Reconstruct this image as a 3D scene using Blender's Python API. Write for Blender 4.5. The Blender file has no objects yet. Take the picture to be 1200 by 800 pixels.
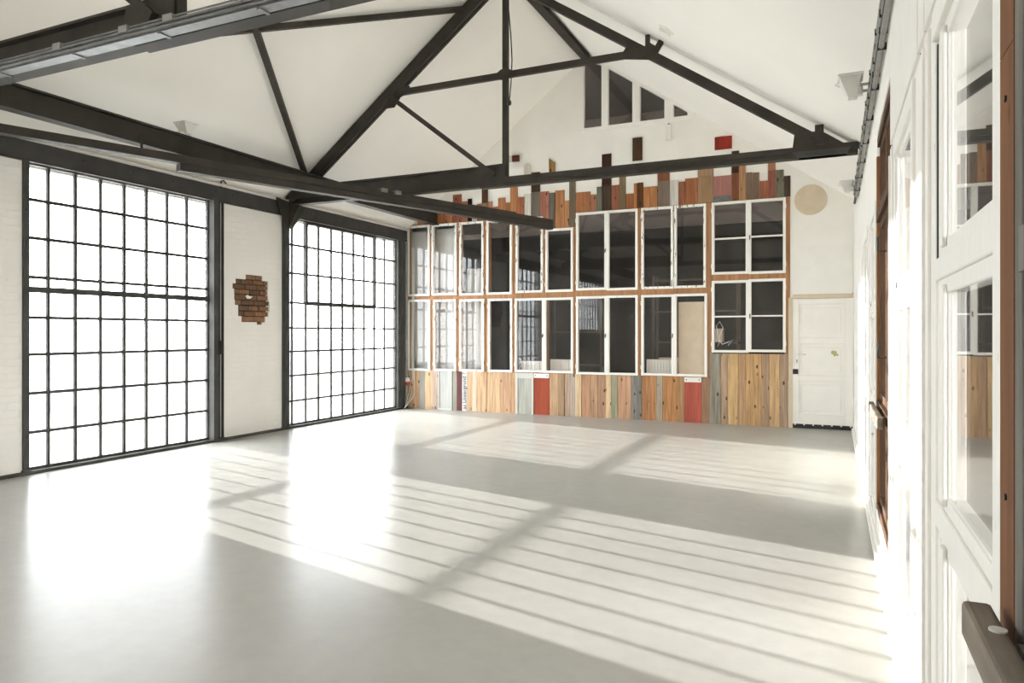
import bpy, bmesh, math, random
from mathutils import Vector, Matrix

random.seed(7)
SC = bpy.context.scene
COL = SC.collection

# ------------------------------------------------------------------ camera, sky, sun, exposure
YAW = math.radians(24.43)
SN, CS = math.sin(YAW), math.cos(YAW)
FPX, HY, EYE = 830.0, 390.0, 1.5          # focal length in px of a 1200x800 frame, horizon row, eye height

cam = bpy.data.cameras.new('camera')
cam.sensor_width = 36.0
cam.lens = FPX / 1200.0 * 36.0
cam.shift_y = -(400.0 - HY) / 1200.0
cam.clip_start = 0.02
cam_o = bpy.data.objects.new('camera', cam)
cam_o.location = (0, 0, EYE)
cam_o.rotation_euler = (math.pi / 2, 0, YAW)
COL.objects.link(cam_o)
SC.camera = cam_o

world = bpy.data.worlds.new('hazy_sky')
SC.world = world
world.use_nodes = True
bg = world.node_tree.nodes['Background']
bg.inputs['Color'].default_value = (0.97, 0.985, 1.0, 1)
bg.inputs['Strength'].default_value = 7.5

sun = bpy.data.lights.new('sun', 'SUN')
sun.energy = 9.5
sun.color = (1.0, 0.965, 0.91)
sun.angle = math.radians(0.42)
sun_o = bpy.data.objects.new('sun', sun)
sun_dir = Vector((1.0, -0.232, -0.150)).normalized()
sun_o.rotation_euler = sun_dir.to_track_quat('-Z', 'Y').to_euler()
sun_o.location = (-30, 10, 12)
COL.objects.link(sun_o)

SC.view_settings.view_transform = 'Standard'
SC.view_settings.look = 'None'
SC.view_settings.gamma = 1.0
SC.view_settings.use_curve_mapping = False
SC.view_settings.exposure = 1.17

SC.cycles.max_bounces = 14
SC.cycles.diffuse_bounces = 8
SC.cycles.glossy_bounces = 6
SC.cycles.transparent_max_bounces = 24
SC.cycles.caustics_reflective = False
SC.cycles.caustics_refractive = False
SC.cycles.sample_clamp_indirect = 12.0

# sampling portals in the openings of the steel windows (they give off no light of their own)
for ya_, yb_, z_, xp_ in ((4.72, 7.13, 0, -7.95), (8.64, 11.70, 0, -7.95), (-1.3, 1.9, 1.58, -7.95), (-2.6, 3.4, 0.5, 4.11)):
    pl = bpy.data.lights.new('window_portal', 'AREA')
    pl.shape = 'RECTANGLE'; pl.size = 3.35 - z_; pl.size_y = yb_ - ya_
    pl.cycles.is_portal = True
    po_ = bpy.data.objects.new('window_portal', pl)
    po_.location = (xp_, (ya_ + yb_) / 2, (3.35 + z_) / 2)
    po_.rotation_euler = (0, -math.pi / 2 if xp_ < 0 else math.pi / 2, 0)
    COL.objects.link(po_)

# ------------------------------------------------------------------ room constants
XL, XR, YF, YB = -7.78, 0.28, 12.07, -3.0
RIDGE_X, RIDGE_Z = -4.0, 6.48
SLOPE_L, SLOPE_R = 0.767, 0.686

def roof(x):
    return RIDGE_Z + SLOPE_L * (x - RIDGE_X) if x < RIDGE_X else RIDGE_Z - SLOPE_R * (x - RIDGE_X)

def ray(px):
    t = (px - 600.0) / FPX
    return (-SN + CS * t, CS + SN * t)

def on_y(px, py, y=YF):                    # a point of a plane across the room -> (x, z)
    a = ray(px); d = y / a[1]
    return a[0] * d, EYE + (HY - py) / FPX * d

def on_x(px, py, x=XL):                    # a point of a plane along the room -> (y, z)
    a = ray(px); d = x / a[0]
    return a[1] * d, EYE + (HY - py) / FPX * d

def lin(h):
    h = h.lstrip('#')
    v = [int(h[i:i + 2], 16) / 255.0 for i in (0, 2, 4)]
    return tuple((c / 12.92 if c <= 0.04045 else ((c + 0.055) / 1.055) ** 2.4) for c in v) + (1.0,)

# ------------------------------------------------------------------ materials
M = {}

def new_mat(name):
    m = bpy.data.materials.new(name)
    m.use_nodes = True
    nt = m.node_tree
    b = nt.nodes['Principled BSDF']
    M[name] = m
    return m, nt, b

def N(nt, kind, **kw):
    n = nt.nodes.new(kind)
    for k, v in kw.items():
        if k in ('inp',):
            for a, c in v.items():
                n.inputs[a].default_value = c
        else:
            setattr(n, k, v)
    return n

def coords(nt, kind='Object', scale=(1, 1, 1), rand=False):
    tc = N(nt, 'ShaderNodeTexCoord')
    mp = N(nt, 'ShaderNodeMapping')
    mp.inputs['Scale'].default_value = scale
    nt.links.new(tc.outputs[kind], mp.inputs['Vector'])
    if rand:
        oi = N(nt, 'ShaderNodeObjectInfo')
        mul = N(nt, 'ShaderNodeMath', operation='MULTIPLY', inp={1: 37.0})
        nt.links.new(oi.outputs['Random'], mul.inputs[0])
        cb = N(nt, 'ShaderNodeCombineXYZ')
        for i in range(3):
            nt.links.new(mul.outputs[0], cb.inputs[i])
        nt.links.new(cb.outputs[0], mp.inputs['Location'])
    return mp.outputs['Vector']

def noise(nt, vec, scale, detail=4, rough=0.55):
    n = N(nt, 'ShaderNodeTexNoise', inp={'Scale': scale, 'Detail': detail, 'Roughness': rough})
    nt.links.new(vec, n.inputs['Vector'])
    return n.outputs['Fac']

def ramp(nt, fac, stops):
    r = N(nt, 'ShaderNodeValToRGB')
    els = r.color_ramp.elements
    while len(els) > 1:
        els.remove(els[-1])
    els[0].position, els[0].color = stops[0]
    for p, c in stops[1:]:
        e = els.new(p); e.color = c
    nt.links.new(fac, r.inputs['Fac'])
    return r.outputs['Color']

def mix(nt, fac, a, b, blend='MIX'):
    n = N(nt, 'ShaderNodeMix', data_type='RGBA', blend_type=blend)
    for sock, v in ((0, fac), (6, a), (7, b)):
        if isinstance(v, (int, float)) or isinstance(v, tuple):
            n.inputs[sock].default_value = v
        else:
            nt.links.new(v, n.inputs[sock])
    return n.outputs[2]

def bump(nt, b, h, strength, dist=0.01):
    n = N(nt, 'ShaderNodeBump', inp={'Strength': strength, 'Distance': dist})
    nt.links.new(h, n.inputs['Height'])
    nt.links.new(n.outputs[0], b.inputs['Normal'])

def g(v):
    return (v, v, v, 1)

def plain(name, col, rough=0.6, metal=0.0, var=0.12, scale=9.0, bump_s=0.08):
    m, nt, b = new_mat(name)
    v = coords(nt)
    f = noise(nt, v, scale, 5)
    c = mix(nt, 1.0, col, ramp(nt, f, [(0.3, g(1 - var)), (0.7, g(1.0))]), 'MULTIPLY')
    nt.links.new(c, b.inputs['Base Color'])
    b.inputs['Roughness'].default_value = rough
    b.inputs['Metallic'].default_value = metal
    if bump_s:
        bump(nt, b, noise(nt, v, scale * 6, 3), bump_s)
    return m

plain('ceiling_paint', (0.89, 0.865, 0.815, 1), 0.9, var=0.03, scale=1.2, bump_s=0.05)
plain('wall_paint', (0.85, 0.825, 0.775, 1), 0.85, var=0.05, scale=2.5, bump_s=0.12)
plain('white_gloss', (0.84, 0.82, 0.775, 1), 0.45, var=0.05, scale=5, bump_s=0.05)
plain('steel_dark', (0.056, 0.049, 0.041, 1), 0.55, metal=0.0, var=0.3, scale=5, bump_s=0.1)
plain('steel_grey', (0.075, 0.073, 0.068, 1), 0.5, metal=0.0, var=0.3, scale=5, bump_s=0.1)
plain('galvanised', (0.21, 0.21, 0.21, 1), 0.5, metal=0.3, var=0.35, scale=12, bump_s=0.05)
plain('conduit_metal', (0.33, 0.32, 0.295, 1), 0.45, metal=0.2, var=0.3, scale=14)
plain('plastic_and_gap_black', (0.012, 0.012, 0.012, 1), 0.45, bump_s=0)
plain('cable_and_gap_black', (0.02, 0.018, 0.015, 1), 0.6, bump_s=0)  # black of cables, and of strips standing for shaded gaps
plain('lamp_housing', (0.72, 0.70, 0.65, 1), 0.45, var=0.06)
plain('lamp_glass', (0.72, 0.72, 0.70, 1), 0.15, var=0.04, bump_s=0)
plain('white_plastic', (0.80, 0.78, 0.74, 1), 0.4, var=0.04, bump_s=0)
plain('red_plastic', (0.50, 0.05, 0.03, 1), 0.4, bump_s=0)
plain('brass', (0.55, 0.42, 0.16, 1), 0.4, metal=0.6)
plain('ink', (0.02, 0.018, 0.016, 1), 0.7, bump_s=0)
plain('peach_paint', (0.66, 0.555, 0.41, 1), 0.8, var=0.12, scale=6)
plain('cardboard', (0.62, 0.50, 0.36, 1), 0.85, var=0.12, scale=7)
plain('curtain_cloth', (0.60, 0.595, 0.575, 1), 0.9, var=0.05)
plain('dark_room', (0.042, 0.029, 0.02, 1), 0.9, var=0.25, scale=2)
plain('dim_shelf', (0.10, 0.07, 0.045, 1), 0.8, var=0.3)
plain('side_room', (0.17, 0.16, 0.14, 1), 0.9, var=0.05)  # dark tone put in so the glass reflections stay clear
plain('brick_red', (0.27, 0.145, 0.08, 1), 0.9, var=0.45, scale=14, bump_s=0.5)
_nt = M['brick_red'].node_tree
_b = _nt.nodes['Principled BSDF']
_src = _b.inputs['Base Color'].links[0].from_socket
_oi = N(_nt, 'ShaderNodeObjectInfo')
_nt.links.new(mix(_nt, 1.0, _src, ramp(_nt, _oi.outputs['Random'], [(0.0, (0.62, 0.66, 0.7, 1)), (0.5, (0.95, 0.9, 0.85, 1)), (1.0, (1.3, 1.2, 1.1, 1))]), 'MULTIPLY'), _b.inputs['Base Color'])
plain('mortar', (0.075, 0.045, 0.03, 1), 0.95, var=0.3, scale=20, bump_s=0.4)
plain('outside_ground', (0.62, 0.62, 0.60, 1), 0.9, var=0.15, scale=0.3)
plain('outside_render', (0.72, 0.72, 0.70, 1), 0.9, var=0.08, scale=0.6)
plain('outside_roof', (0.42, 0.42, 0.44, 1), 0.8, var=0.15, scale=1)
plain('outside_glass', (0.25, 0.30, 0.36, 1), 0.2, bump_s=0)
for _n in ('steel_dark', 'steel_grey'):
    M[_n].node_tree.nodes['Principled BSDF'].inputs['Specular IOR Level'].default_value = 0.18
    M[_n].node_tree.nodes['Principled BSDF'].inputs['Roughness'].default_value = 0.65
plain('sticker_green', (0.45, 0.43, 0.17, 1), 0.5, bump_s=0)

def mk_painted_brick():
    m, nt, b = new_mat('painted_brick')
    tc = N(nt, 'ShaderNodeTexCoord')
    sep = N(nt, 'ShaderNodeSeparateXYZ')
    nt.links.new(tc.outputs['Object'], sep.inputs[0])
    cb = N(nt, 'ShaderNodeCombineXYZ')
    nt.links.new(sep.outputs[1], cb.inputs[0]); nt.links.new(sep.outputs[2], cb.inputs[1])
    br = N(nt, 'ShaderNodeTexBrick', inp={'Scale': 1.0, 'Mortar Size': 0.006, 'Mortar Smooth': 0.6, 'Brick Width': 0.25, 'Row Height': 0.077})
    br.inputs['Color1'].default_value = g(1); br.inputs['Color2'].default_value = g(0.9); br.inputs['Mortar'].default_value = g(0)
    nt.links.new(cb.outputs[0], br.inputs['Vector'])
    v = coords(nt)
    big = noise(nt, v, 1.6, 4)
    h = mix(nt, ramp(nt, big, [(0.40, g(0.15)), (0.62, g(0.8))]), g(0.8), br.outputs['Color'])
    h2 = mix(nt, 0.35, h, noise(nt, v, 28, 5))
    bump(nt, b, h2, 0.6, 0.014)
    chips = ramp(nt, noise(nt, v, 17, 6, 0.65), [(0.285, g(1)), (0.30, g(0))])
    base = mix(nt, 1.0, (0.85, 0.83, 0.785, 1), ramp(nt, big, [(0.3, g(0.93)), (0.7, g(1))]), 'MULTIPLY')
    c = mix(nt, chips, base, (0.42, 0.33, 0.25, 1))
    nt.links.new(c, b.inputs['Base Color'])
    b.inputs['Roughness'].default_value = 0.8
mk_painted_brick()

def mk_floor():
    m, nt, b = new_mat('coated_concrete')
    v = coords(nt)
    big = noise(nt, v, 0.7, 6, 0.6)
    fine = noise(nt, v, 9, 6, 0.6)
    c = mix(nt, 1.0, (0.43, 0.42, 0.392, 1), ramp(nt, big, [(0.3, g(0.90)), (0.7, g(1))]), 'MULTIPLY')
    c = mix(nt, 1.0, c, ramp(nt, fine, [(0.3, g(0.95)), (0.65, g(1))]), 'MULTIPLY')
    nt.links.new(c, b.inputs['Base Color'])
    b.inputs['Roughness'].default_value = 0.24
    b.inputs['IOR'].default_value = 1.45
    b.inputs['Specular IOR Level'].default_value = 0.045
mk_floor()

def mk_wood(name, objcol=True, col=(0.4, 0.22, 0.11, 1), knots=True, grain=(34, 34, 1.6), contrast=0.55, rough=0.7, gain=1.0):
    m, nt, b = new_mat(name)
    v = coords(nt, 'Object', grain, rand=True)
    f = noise(nt, v, 1.0, 6, 0.65)
    v2 = coords(nt, 'Object', (5, 5, 0.8), rand=True)
    f2 = noise(nt, v2, 1.0, 3)
    if objcol:
        oi = N(nt, 'ShaderNodeObjectInfo'); base = oi.outputs['Color']
    else:
        base = col
    c = mix(nt, 1.0, base, ramp(nt, f, [(0.28, g(gain * (1.1 - contrast))), (0.62, g(gain * 1.22))]), 'MULTIPLY')
    c = mix(nt, 1.0, c, ramp(nt, f2, [(0.3, g(0.86)), (0.7, g(1.14))]), 'MULTIPLY')
    if knots:
        v3 = coords(nt, 'Object', (9, 9, 4.2), rand=True)
        vo = N(nt, 'ShaderNodeTexVoronoi', inp={'Scale': 1.0, 'Randomness': 1.0})
        nt.links.new(v3, vo.inputs['Vector'])
        k = ramp(nt, vo.outputs['Distance'], [(0.10, g(1)), (0.17, g(0))])
        dark = mix(nt, 1.0, base, g(0.16), 'MULTIPLY')
        c = mix(nt, k, c, dark)
    nt.links.new(c, b.inputs['Base Color'])
    b.inputs['Roughness'].default_value = rough
    b.inputs['Specular IOR Level'].default_value = 0.2
    bump(nt, b, f, 0.25, 0.004)
mk_wood('plank_wood', gain=0.9)
mk_wood('plank_painted', knots=False, contrast=0.3, rough=0.7, gain=0.72)
mk_wood('frame_wood', objcol=False, knots=False, col=(0.36, 0.19, 0.095, 1), contrast=0.35, grain=(20, 20, 1.5))
mk_wood('brown_wood', objcol=False, col=(0.16, 0.068, 0.028, 1), contrast=0.35, grain=(20, 20, 1.5), rough=0.75)
mk_wood('dark_brown_wood', objcol=False, knots=False, col=(0.085, 0.045, 0.024, 1), contrast=0.4, grain=(20, 20, 1.5))
mk_wood('ledge_wood', objcol=False, col=(0.20, 0.165, 0.13, 1), contrast=0.5, grain=(24, 2, 24), rough=0.65)
mk_wood('grey_wood', objcol=False, col=(0.17, 0.155, 0.135, 1), contrast=0.6, grain=(26, 26, 1.6), knots=False, rough=0.8)

def mk_chipped(name, thr, white=(0.84, 0.82, 0.775, 1)):
    m, nt, b = new_mat(name)
    v = coords(nt, 'Object', (26, 26, 7), rand=True)
    f = noise(nt, v, 1.0, 6, 0.65)
    k = ramp(nt, f, [(thr, g(1)), (thr + 0.02, g(0))])
    vw = coords(nt, 'Object', (40, 40, 3), rand=True)
    w = mix(nt, 1.0, white, ramp(nt, noise(nt, vw, 1.0, 3), [(0.3, g(0.965)), (0.6, g(1))]), 'MULTIPLY')
    c = mix(nt, k, w, (0.20, 0.13, 0.085, 1))
    nt.links.new(c, b.inputs['Base Color'])
    b.inputs['Roughness'].default_value = 0.5
    bump(nt, b, k, -0.4, 0.004)
mk_chipped('frame_paint', 0.29)
mk_chipped('frame_paint_worn', 0.395)
mk_chipped('board_paint', 0.32, (0.56, 0.555, 0.51, 1))

def mk_glass(name, dirt=0.03, tint=(1, 1, 1, 1), single=False):
    m, nt, b = new_mat(name)
    nt.nodes.remove(b)
    out = nt.nodes['Material Output']
    geo = N(nt, 'ShaderNodeNewGeometry')
    ior = N(nt, 'ShaderNodeMapRange', inp={1: 0, 2: 1, 3: 1.5, 4: 1 / 1.5})
    nt.links.new(geo.outputs['Backfacing'], ior.inputs[0])
    fr = N(nt, 'ShaderNodeFresnel')
    nt.links.new(ior.outputs[0], fr.inputs['IOR'])
    tr = N(nt, 'ShaderNodeBsdfTransparent'); tr.inputs['Color'].default_value = tint
    gl = N(nt, 'ShaderNodeBsdfGlossy'); gl.inputs['Roughness'].default_value = 0.012
    gl.inputs['Color'].default_value = g(0.98)
    df = N(nt, 'ShaderNodeBsdfDiffuse'); df.inputs['Color'].default_value = (0.7, 0.69, 0.66, 1)
    v = coords(nt, 'Object', (2, 2, 1), rand=True)
    d = N(nt, 'ShaderNodeMapRange', inp={1: 0.35, 2: 0.75, 3: dirt * 0.3, 4: dirt * 1.7})
    nt.links.new(noise(nt, v, 2.0, 6, 0.6), d.inputs[0])
    m1 = N(nt, 'ShaderNodeMixShader'); m2 = N(nt, 'ShaderNodeMixShader')
    nt.links.new(d.outputs[0], m1.inputs[0]); nt.links.new(tr.outputs[0], m1.inputs[1]); nt.links.new(df.outputs[0], m1.inputs[2])
    fac = fr.outputs[0]
    if single:                              # only the front face reflects, which keeps the panes darker
        inv = N(nt, 'ShaderNodeMath', operation='SUBTRACT', inp={0: 1.0}); nt.links.new(geo.outputs['Backfacing'], inv.inputs[1])
        mu = N(nt, 'ShaderNodeMath', operation='MULTIPLY'); nt.links.new(fac, mu.inputs[0]); nt.links.new(inv.outputs[0], mu.inputs[1])
        fac = mu.outputs[0]
    nt.links.new(fac, m2.inputs[0]); nt.links.new(m1.outputs[0], m2.inputs[1]); nt.links.new(gl.outputs[0], m2.inputs[2])
    nt.links.new(m2.outputs[0], out.inputs['Surface'])
mk_glass('glass', 0.015, single=True)
mk_glass('glass_side', 0.02)
mk_glass('glass_steel_window', 0.03, (0.97, 0.985, 0.99, 1))

# ------------------------------------------------------------------ mesh helpers
def box(bm, x0, x1, y0, y1, z0, z1):
    vs = [bm.verts.new(p) for p in ((x0, y0, z0), (x1, y0, z0), (x1, y1, z0), (x0, y1, z0),
                                    (x0, y0, z1), (x1, y0, z1), (x1, y1, z1), (x0, y1, z1))]
    for f in ((3, 2, 1, 0), (4, 5, 6, 7), (0, 1, 5, 4), (1, 2, 6, 5), (2, 3, 7, 6), (3, 0, 4, 7)):
        bm.faces.new([vs[i] for i in f])

def prism(bm, pts, d):                     # polygon of 3-D points pushed along d
    d = Vector(d)
    a = [bm.verts.new(p) for p in pts]
    b = [bm.verts.new(Vector(p) + d) for p in pts]
    n = len(a)
    bm.faces.new(a[::-1]); bm.faces.new(b)
    for i in range(n):
        bm.faces.new((a[i], a[(i + 1) % n], b[(i + 1) % n], b[i]))

def extrude(bm, section, p, q, up=(0, 0, 1)):   # section in (side, up) pushed from p to q
    p, q = Vector(p), Vector(q)
    d = (q - p).normalized()
    up = Vector(up)
    s = d.cross(up).normalized()
    u = s.cross(d).normalized()
    prism(bm, [p + s * a + u * b for a, b in section], q - p)

def rect(w, h, cx=0, cy=0):
    return [(cx - w / 2, cy - h / 2), (cx + w / 2, cy - h / 2), (cx + w / 2, cy + h / 2), (cx - w / 2, cy + h / 2)]

def isec(w, h, t=0.014):
    a, b = w / 2, h / 2
    return [(-a, -b), (a, -b), (a, -b + t), (t / 2, -b + t), (t / 2, b - t), (a, b - t), (a, b), (-a, b), (-a, b - t), (-t / 2, b - t), (-t / 2, -b + t), (-a, -b + t)]

def tube(bm, pts, r, n=8):
    pts = [Vector(p) for p in pts]
    rings = []
    for i, p in enumerate(pts):
        d = (pts[min(i + 1, len(pts) - 1)] - pts[max(i - 1, 0)]).normalized()
        s = d.cross(Vector((0.13, 0.21, 1))).normalized(); u = s.cross(d)
        rings.append([bm.verts.new(p + s * r * math.cos(k * 2 * math.pi / n) + u * r * math.sin(k * 2 * math.pi / n)) for k in range(n)])
    for a, b in zip(rings, rings[1:]):
        for k in range(n):
            bm.faces.new((a[k], a[(k + 1) % n], b[(k + 1) % n], b[k]))
    bm.faces.new(rings[0][::-1]); bm.faces.new(rings[-1])

def lathe(bm, prof, c=(0, 0, 0), axis='Z', n=16):
    c = Vector(c)
    def pt(r, h, a):
        if axis == 'Z': return c + Vector((r * math.cos(a), r * math.sin(a), h))
        if axis == 'Y': return c + Vector((r * math.cos(a), h, r * math.sin(a)))
        return c + Vector((h, r * math.cos(a), r * math.sin(a)))
    rings = [[bm.verts.new(pt(max(r, 1e-4), h, k * 2 * math.pi / n)) for k in range(n)] for r, h in prof]
    for a, b in zip(rings, rings[1:]):
        for k in range(n):
            bm.faces.new((a[k], a[(k + 1) % n], b[(k + 1) % n], b[k]))
    bm.faces.new(rings[0][::-1]); bm.faces.new(rings[-1])

def obj(name, bm, mat, parent=None, bevel=0.0, smooth=False):
    bmesh.ops.recalc_face_normals(bm, faces=bm.faces[:])
    me = bpy.data.meshes.new(name)
    bm.to_mesh(me); bm.free()
    me.materials.append(M[mat])
    if smooth:
        for p in me.polygons: p.use_smooth = True
    o = bpy.data.objects.new(name, me)
    COL.objects.link(o)
    if parent is not None:
        o.parent = parent
        o.matrix_parent_inverse = Matrix.Translation(parent.location).inverted() if parent.parent is None else Matrix.Identity(4)
    if bevel:
        bv = o.modifiers.new('bevel', 'BEVEL'); bv.width = bevel; bv.segments = 2; bv.limit_method = 'ANGLE'
    return o

def part(name, mat, parent, fn, *a, bevel=0.0, smooth=False, **k):
    bm = bmesh.new(); fn(bm, *a, **k)
    return obj(name, bm, mat, parent, bevel, smooth)

def tag(o, label=None, cat=None, group=None, kind=None):
    if label: o['label'] = label
    if cat: o['category'] = cat
    if group: o['group'] = group
    if kind: o['kind'] = kind
    return o

def thing(name, loc, label, cat, group=None, kind=None):
    o = bpy.data.objects.new(name, None)
    o.empty_display_size = 0.1
    o.location = loc
    COL.objects.link(o)
    return tag(o, label, cat, group, kind)

def struct(name, bm, mat, label=None, cat=None):
    return tag(obj(name, bm, mat), label, cat, kind='structure')

# ------------------------------------------------------------------ room shell
bm = bmesh.new(); box(bm, -8.02, 4.2, YB, 16.4, -0.2, 0.0)
struct('floor', bm, 'coated_concrete', 'pale grey glossy coated concrete floor of the hall', 'floor')

bm = bmesh.new()
y0, y1 = YB - 0.1, YF + 0.13
prism(bm, [(-8.1, y0, roof(-8.1)), (RIDGE_X, y0, RIDGE_Z), (RIDGE_X, y0, RIDGE_Z + 0.2), (-8.1, y0, roof(-8.1) + 0.2)], (0, y1 - y0, 0))
prism(bm, [(RIDGE_X, y0, RIDGE_Z), (0.45, y0, roof(0.45)), (0.45, y0, roof(0.45) + 0.2), (RIDGE_X, y0, RIDGE_Z + 0.2)], (0, y1 - y0, 0))
ceil = struct('ceiling', bm, 'ceiling_paint', 'white pitched ceiling under the roof', 'ceiling')
# soft cover strips where the ceiling boarding meets the trusses
for yy in (3.4, 8.6):
    part('cover_strip', 'ceiling_paint', ceil, prism, [(RIDGE_X + 0.1, yy - 0.05, roof(RIDGE_X + 0.1) + 0.01), (0.27, yy - 0.05, roof(0.27) + 0.01), (0.27, yy, roof(0.27) - 0.028), (RIDGE_X + 0.1, yy, roof(RIDGE_X + 0.1) - 0.028)], (0, 0.02, 0))

# left wall: painted brick piers between the steel windows, with a hole where the bare bricks show
PATCH = [(80, 145, 250, 475), (145, 210, 115, 550), (210, 280, 75, 550), (280, 345, 95, 545), (345, 420, 97, 550),
         (420, 490, 105, 566), (490, 565, 150, 570), (565, 635, 150, 555), (635, 712, 195, 512), (712, 745, 400, 470)]
rows = []
for v0, v1, u0, u1 in PATCH:
    pyc = 315 + (v0 + v1) / 2 / 11.43
    ya = on_x(266 + u0 / 11.43, pyc)[0]; yb = on_x(266 + u1 / 11.43, pyc)[0]
    za = on_x(293, 315 + v0 / 11.43)[1]; zb = on_x(293, 315 + v1 / 11.43)[1]
    rows.append((za, zb, ya, yb))
bm = bmesh.new()
PA, PB = 7.31, 8.53
for a, b in ((YB, -1.35), (1.95, 4.67), (11.72, 12.2)):
    box(bm, -8.05, XL, a, b, 0, 3.45)
for a, b in ((-1.35, 1.95),):
    box(bm, -8.05, XL, a, b, 0, 1.58)
box(bm, -8.05, XL - 0.03, PA, PB, 0, 3.45)
box(bm, XL - 0.03, XL, PA, PB, rows[0][0], 3.45)
box(bm, XL - 0.03, XL, PA, PB, 0, rows[-1][1])
for za, zb, ya, yb in rows:
    box(bm, XL - 0.03, XL, PA, ya, zb, za)
    box(bm, XL - 0.03, XL, yb, PB, zb, za)
box(bm, -8.05, -7.98, YB, 12.2, 3.3, 3.6)
wl = struct('wall_left', bm, 'painted_brick', 'white painted brick piers between the steel windows', 'wall')
part('mortar_bed', 'mortar', wl, box, XL - 0.031, XL - 0.027, 7.5, 8.2, rows[-1][1], rows[0][0])
for i, (za, zb, ya, yb) in enumerate(rows):
    L = 0.20 + 0.02 * (i % 3)
    off = (0.5 if i % 2 else 0.0) * L
    y = ya - off
    while y < yb - 0.01:
        a, b = max(y, ya), min(y + L, yb)
        if b - a > 0.025:
            dx = random.uniform(-0.006, 0.004)
            part('brick', 'brick_red', wl, box, XL - 0.029, XL - 0.002 + dx, a + 0.008, b - 0.008, zb + 0.008, za - 0.008, bevel=0.004)
        y += L
yy, zz = on_x(291, 348)
part('plaster_remnant', 'wall_paint', wl, prism, [(XL - 0.004, yy - 0.06, zz + 0.01), (XL - 0.004, yy - 0.02, zz - 0.025), (XL - 0.004, yy + 0.03, zz - 0.02), (XL - 0.004, yy + 0.08, zz + 0.01), (XL - 0.004, yy + 0.02, zz + 0.012), (XL - 0.004, yy - 0.02, zz + 0.03)], (0.012, 0, 0))

# floor curb along the left wall
bm = bmesh.new(); box(bm, -7.90, -7.74, YB, 12.03, 0.0, 0.035)
struct('baseboard_left', bm, 'steel_grey', 'low grey curb along the foot of the steel windows', 'curb')

# back wall behind the camera
bm = bmesh.new()
prism(bm, [(-8.1, YB - 0.15, 0), (0.45, YB - 0.15, 0), (0.45, YB - 0.15, roof(0.45) + .1), (RIDGE_X, YB - 0.15, RIDGE_Z + .1), (-8.1, YB - 0.15, roof(-8.1) + .1)], (0, 0.15, 0))
struct('wall_back', bm, 'wall_paint', 'plain white gable wall at the near end of the hall', 'wall')

# ------------------------------------------------------------------ far wall
def fz(px, py): return on_y(px, py)[1]
def fx(px): return on_y(px, 390)[0]

DX0, DX1 = fx(929), fx(1000.0)             # door opening
Z_LB = fz(650, 436.8)                      # under the lower casements
WX0, WX1 = fx(473.5), fx(926)              # glazed bay
Z_UT = fz(922, 231) + 0.01
GX0, GX1 = fx(683.5), fx(812)              # gable window
GZ = fz(695, 151.5)
yw, th = YF, 0.10
bm = bmesh.new()
def wallpoly(pts): prism(bm, [(x, yw, z) for x, z in pts], (0, th, 0))
wallpoly([(-8.05, 0), (WX0, 0), (WX0, roof(WX0)), (-8.05, roof(-8.05))])
wallpoly([(WX0, 0), (WX1, 0), (WX1, Z_LB - 0.03), (WX0, Z_LB - 0.03)])
wallpoly([(WX1, 0), (DX0, 0), (DX0, Z_UT), (WX1, Z_UT)])
xc = RIDGE_X + (RIDGE_Z - Z_UT) / SLOPE_R
wallpoly([(DX0, 2.12), (0.45, 2.12), (0.45, roof(0.45)), (xc, Z_UT), (DX0, Z_UT)])
wallpoly([(DX1, 0), (0.45, 0), (0.45, 2.12), (DX1, 2.12)])
wallpoly([(WX0, Z_UT), (GX0, Z_UT), (GX0, roof(GX0)), (WX0, roof(WX0))])
wallpoly([(GX0, Z_UT), (GX1, Z_UT), (GX1, GZ), (GX0, GZ)])
wallpoly([(GX1, Z_UT), (xc, Z_UT), (GX1, roof(GX1))])
wf = struct('wall_far', bm, 'wall_paint', 'white far gable wall clad with reclaimed planks and old casements', 'wall')

def plank(x0, x1, zt, zb, col, mat='plank_wood', t=None, gap=0.0025, name='plank'):
    t = t if t else random.uniform(0.012, 0.026)
    o = part(name, mat, wf, box, x0 + gap, x1 - gap, YF - t, YF + 0.001, zb, zt)
    # object origin to the plank centre so that grain differs from plank to plank
    c = lin(col); l = 0.3 * c[0] + 0.6 * c[1] + 0.1 * c[2]
    o.color = tuple(0.86 * v + 0.14 * l for v in c[:3]) + (1,)
    return o

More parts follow.
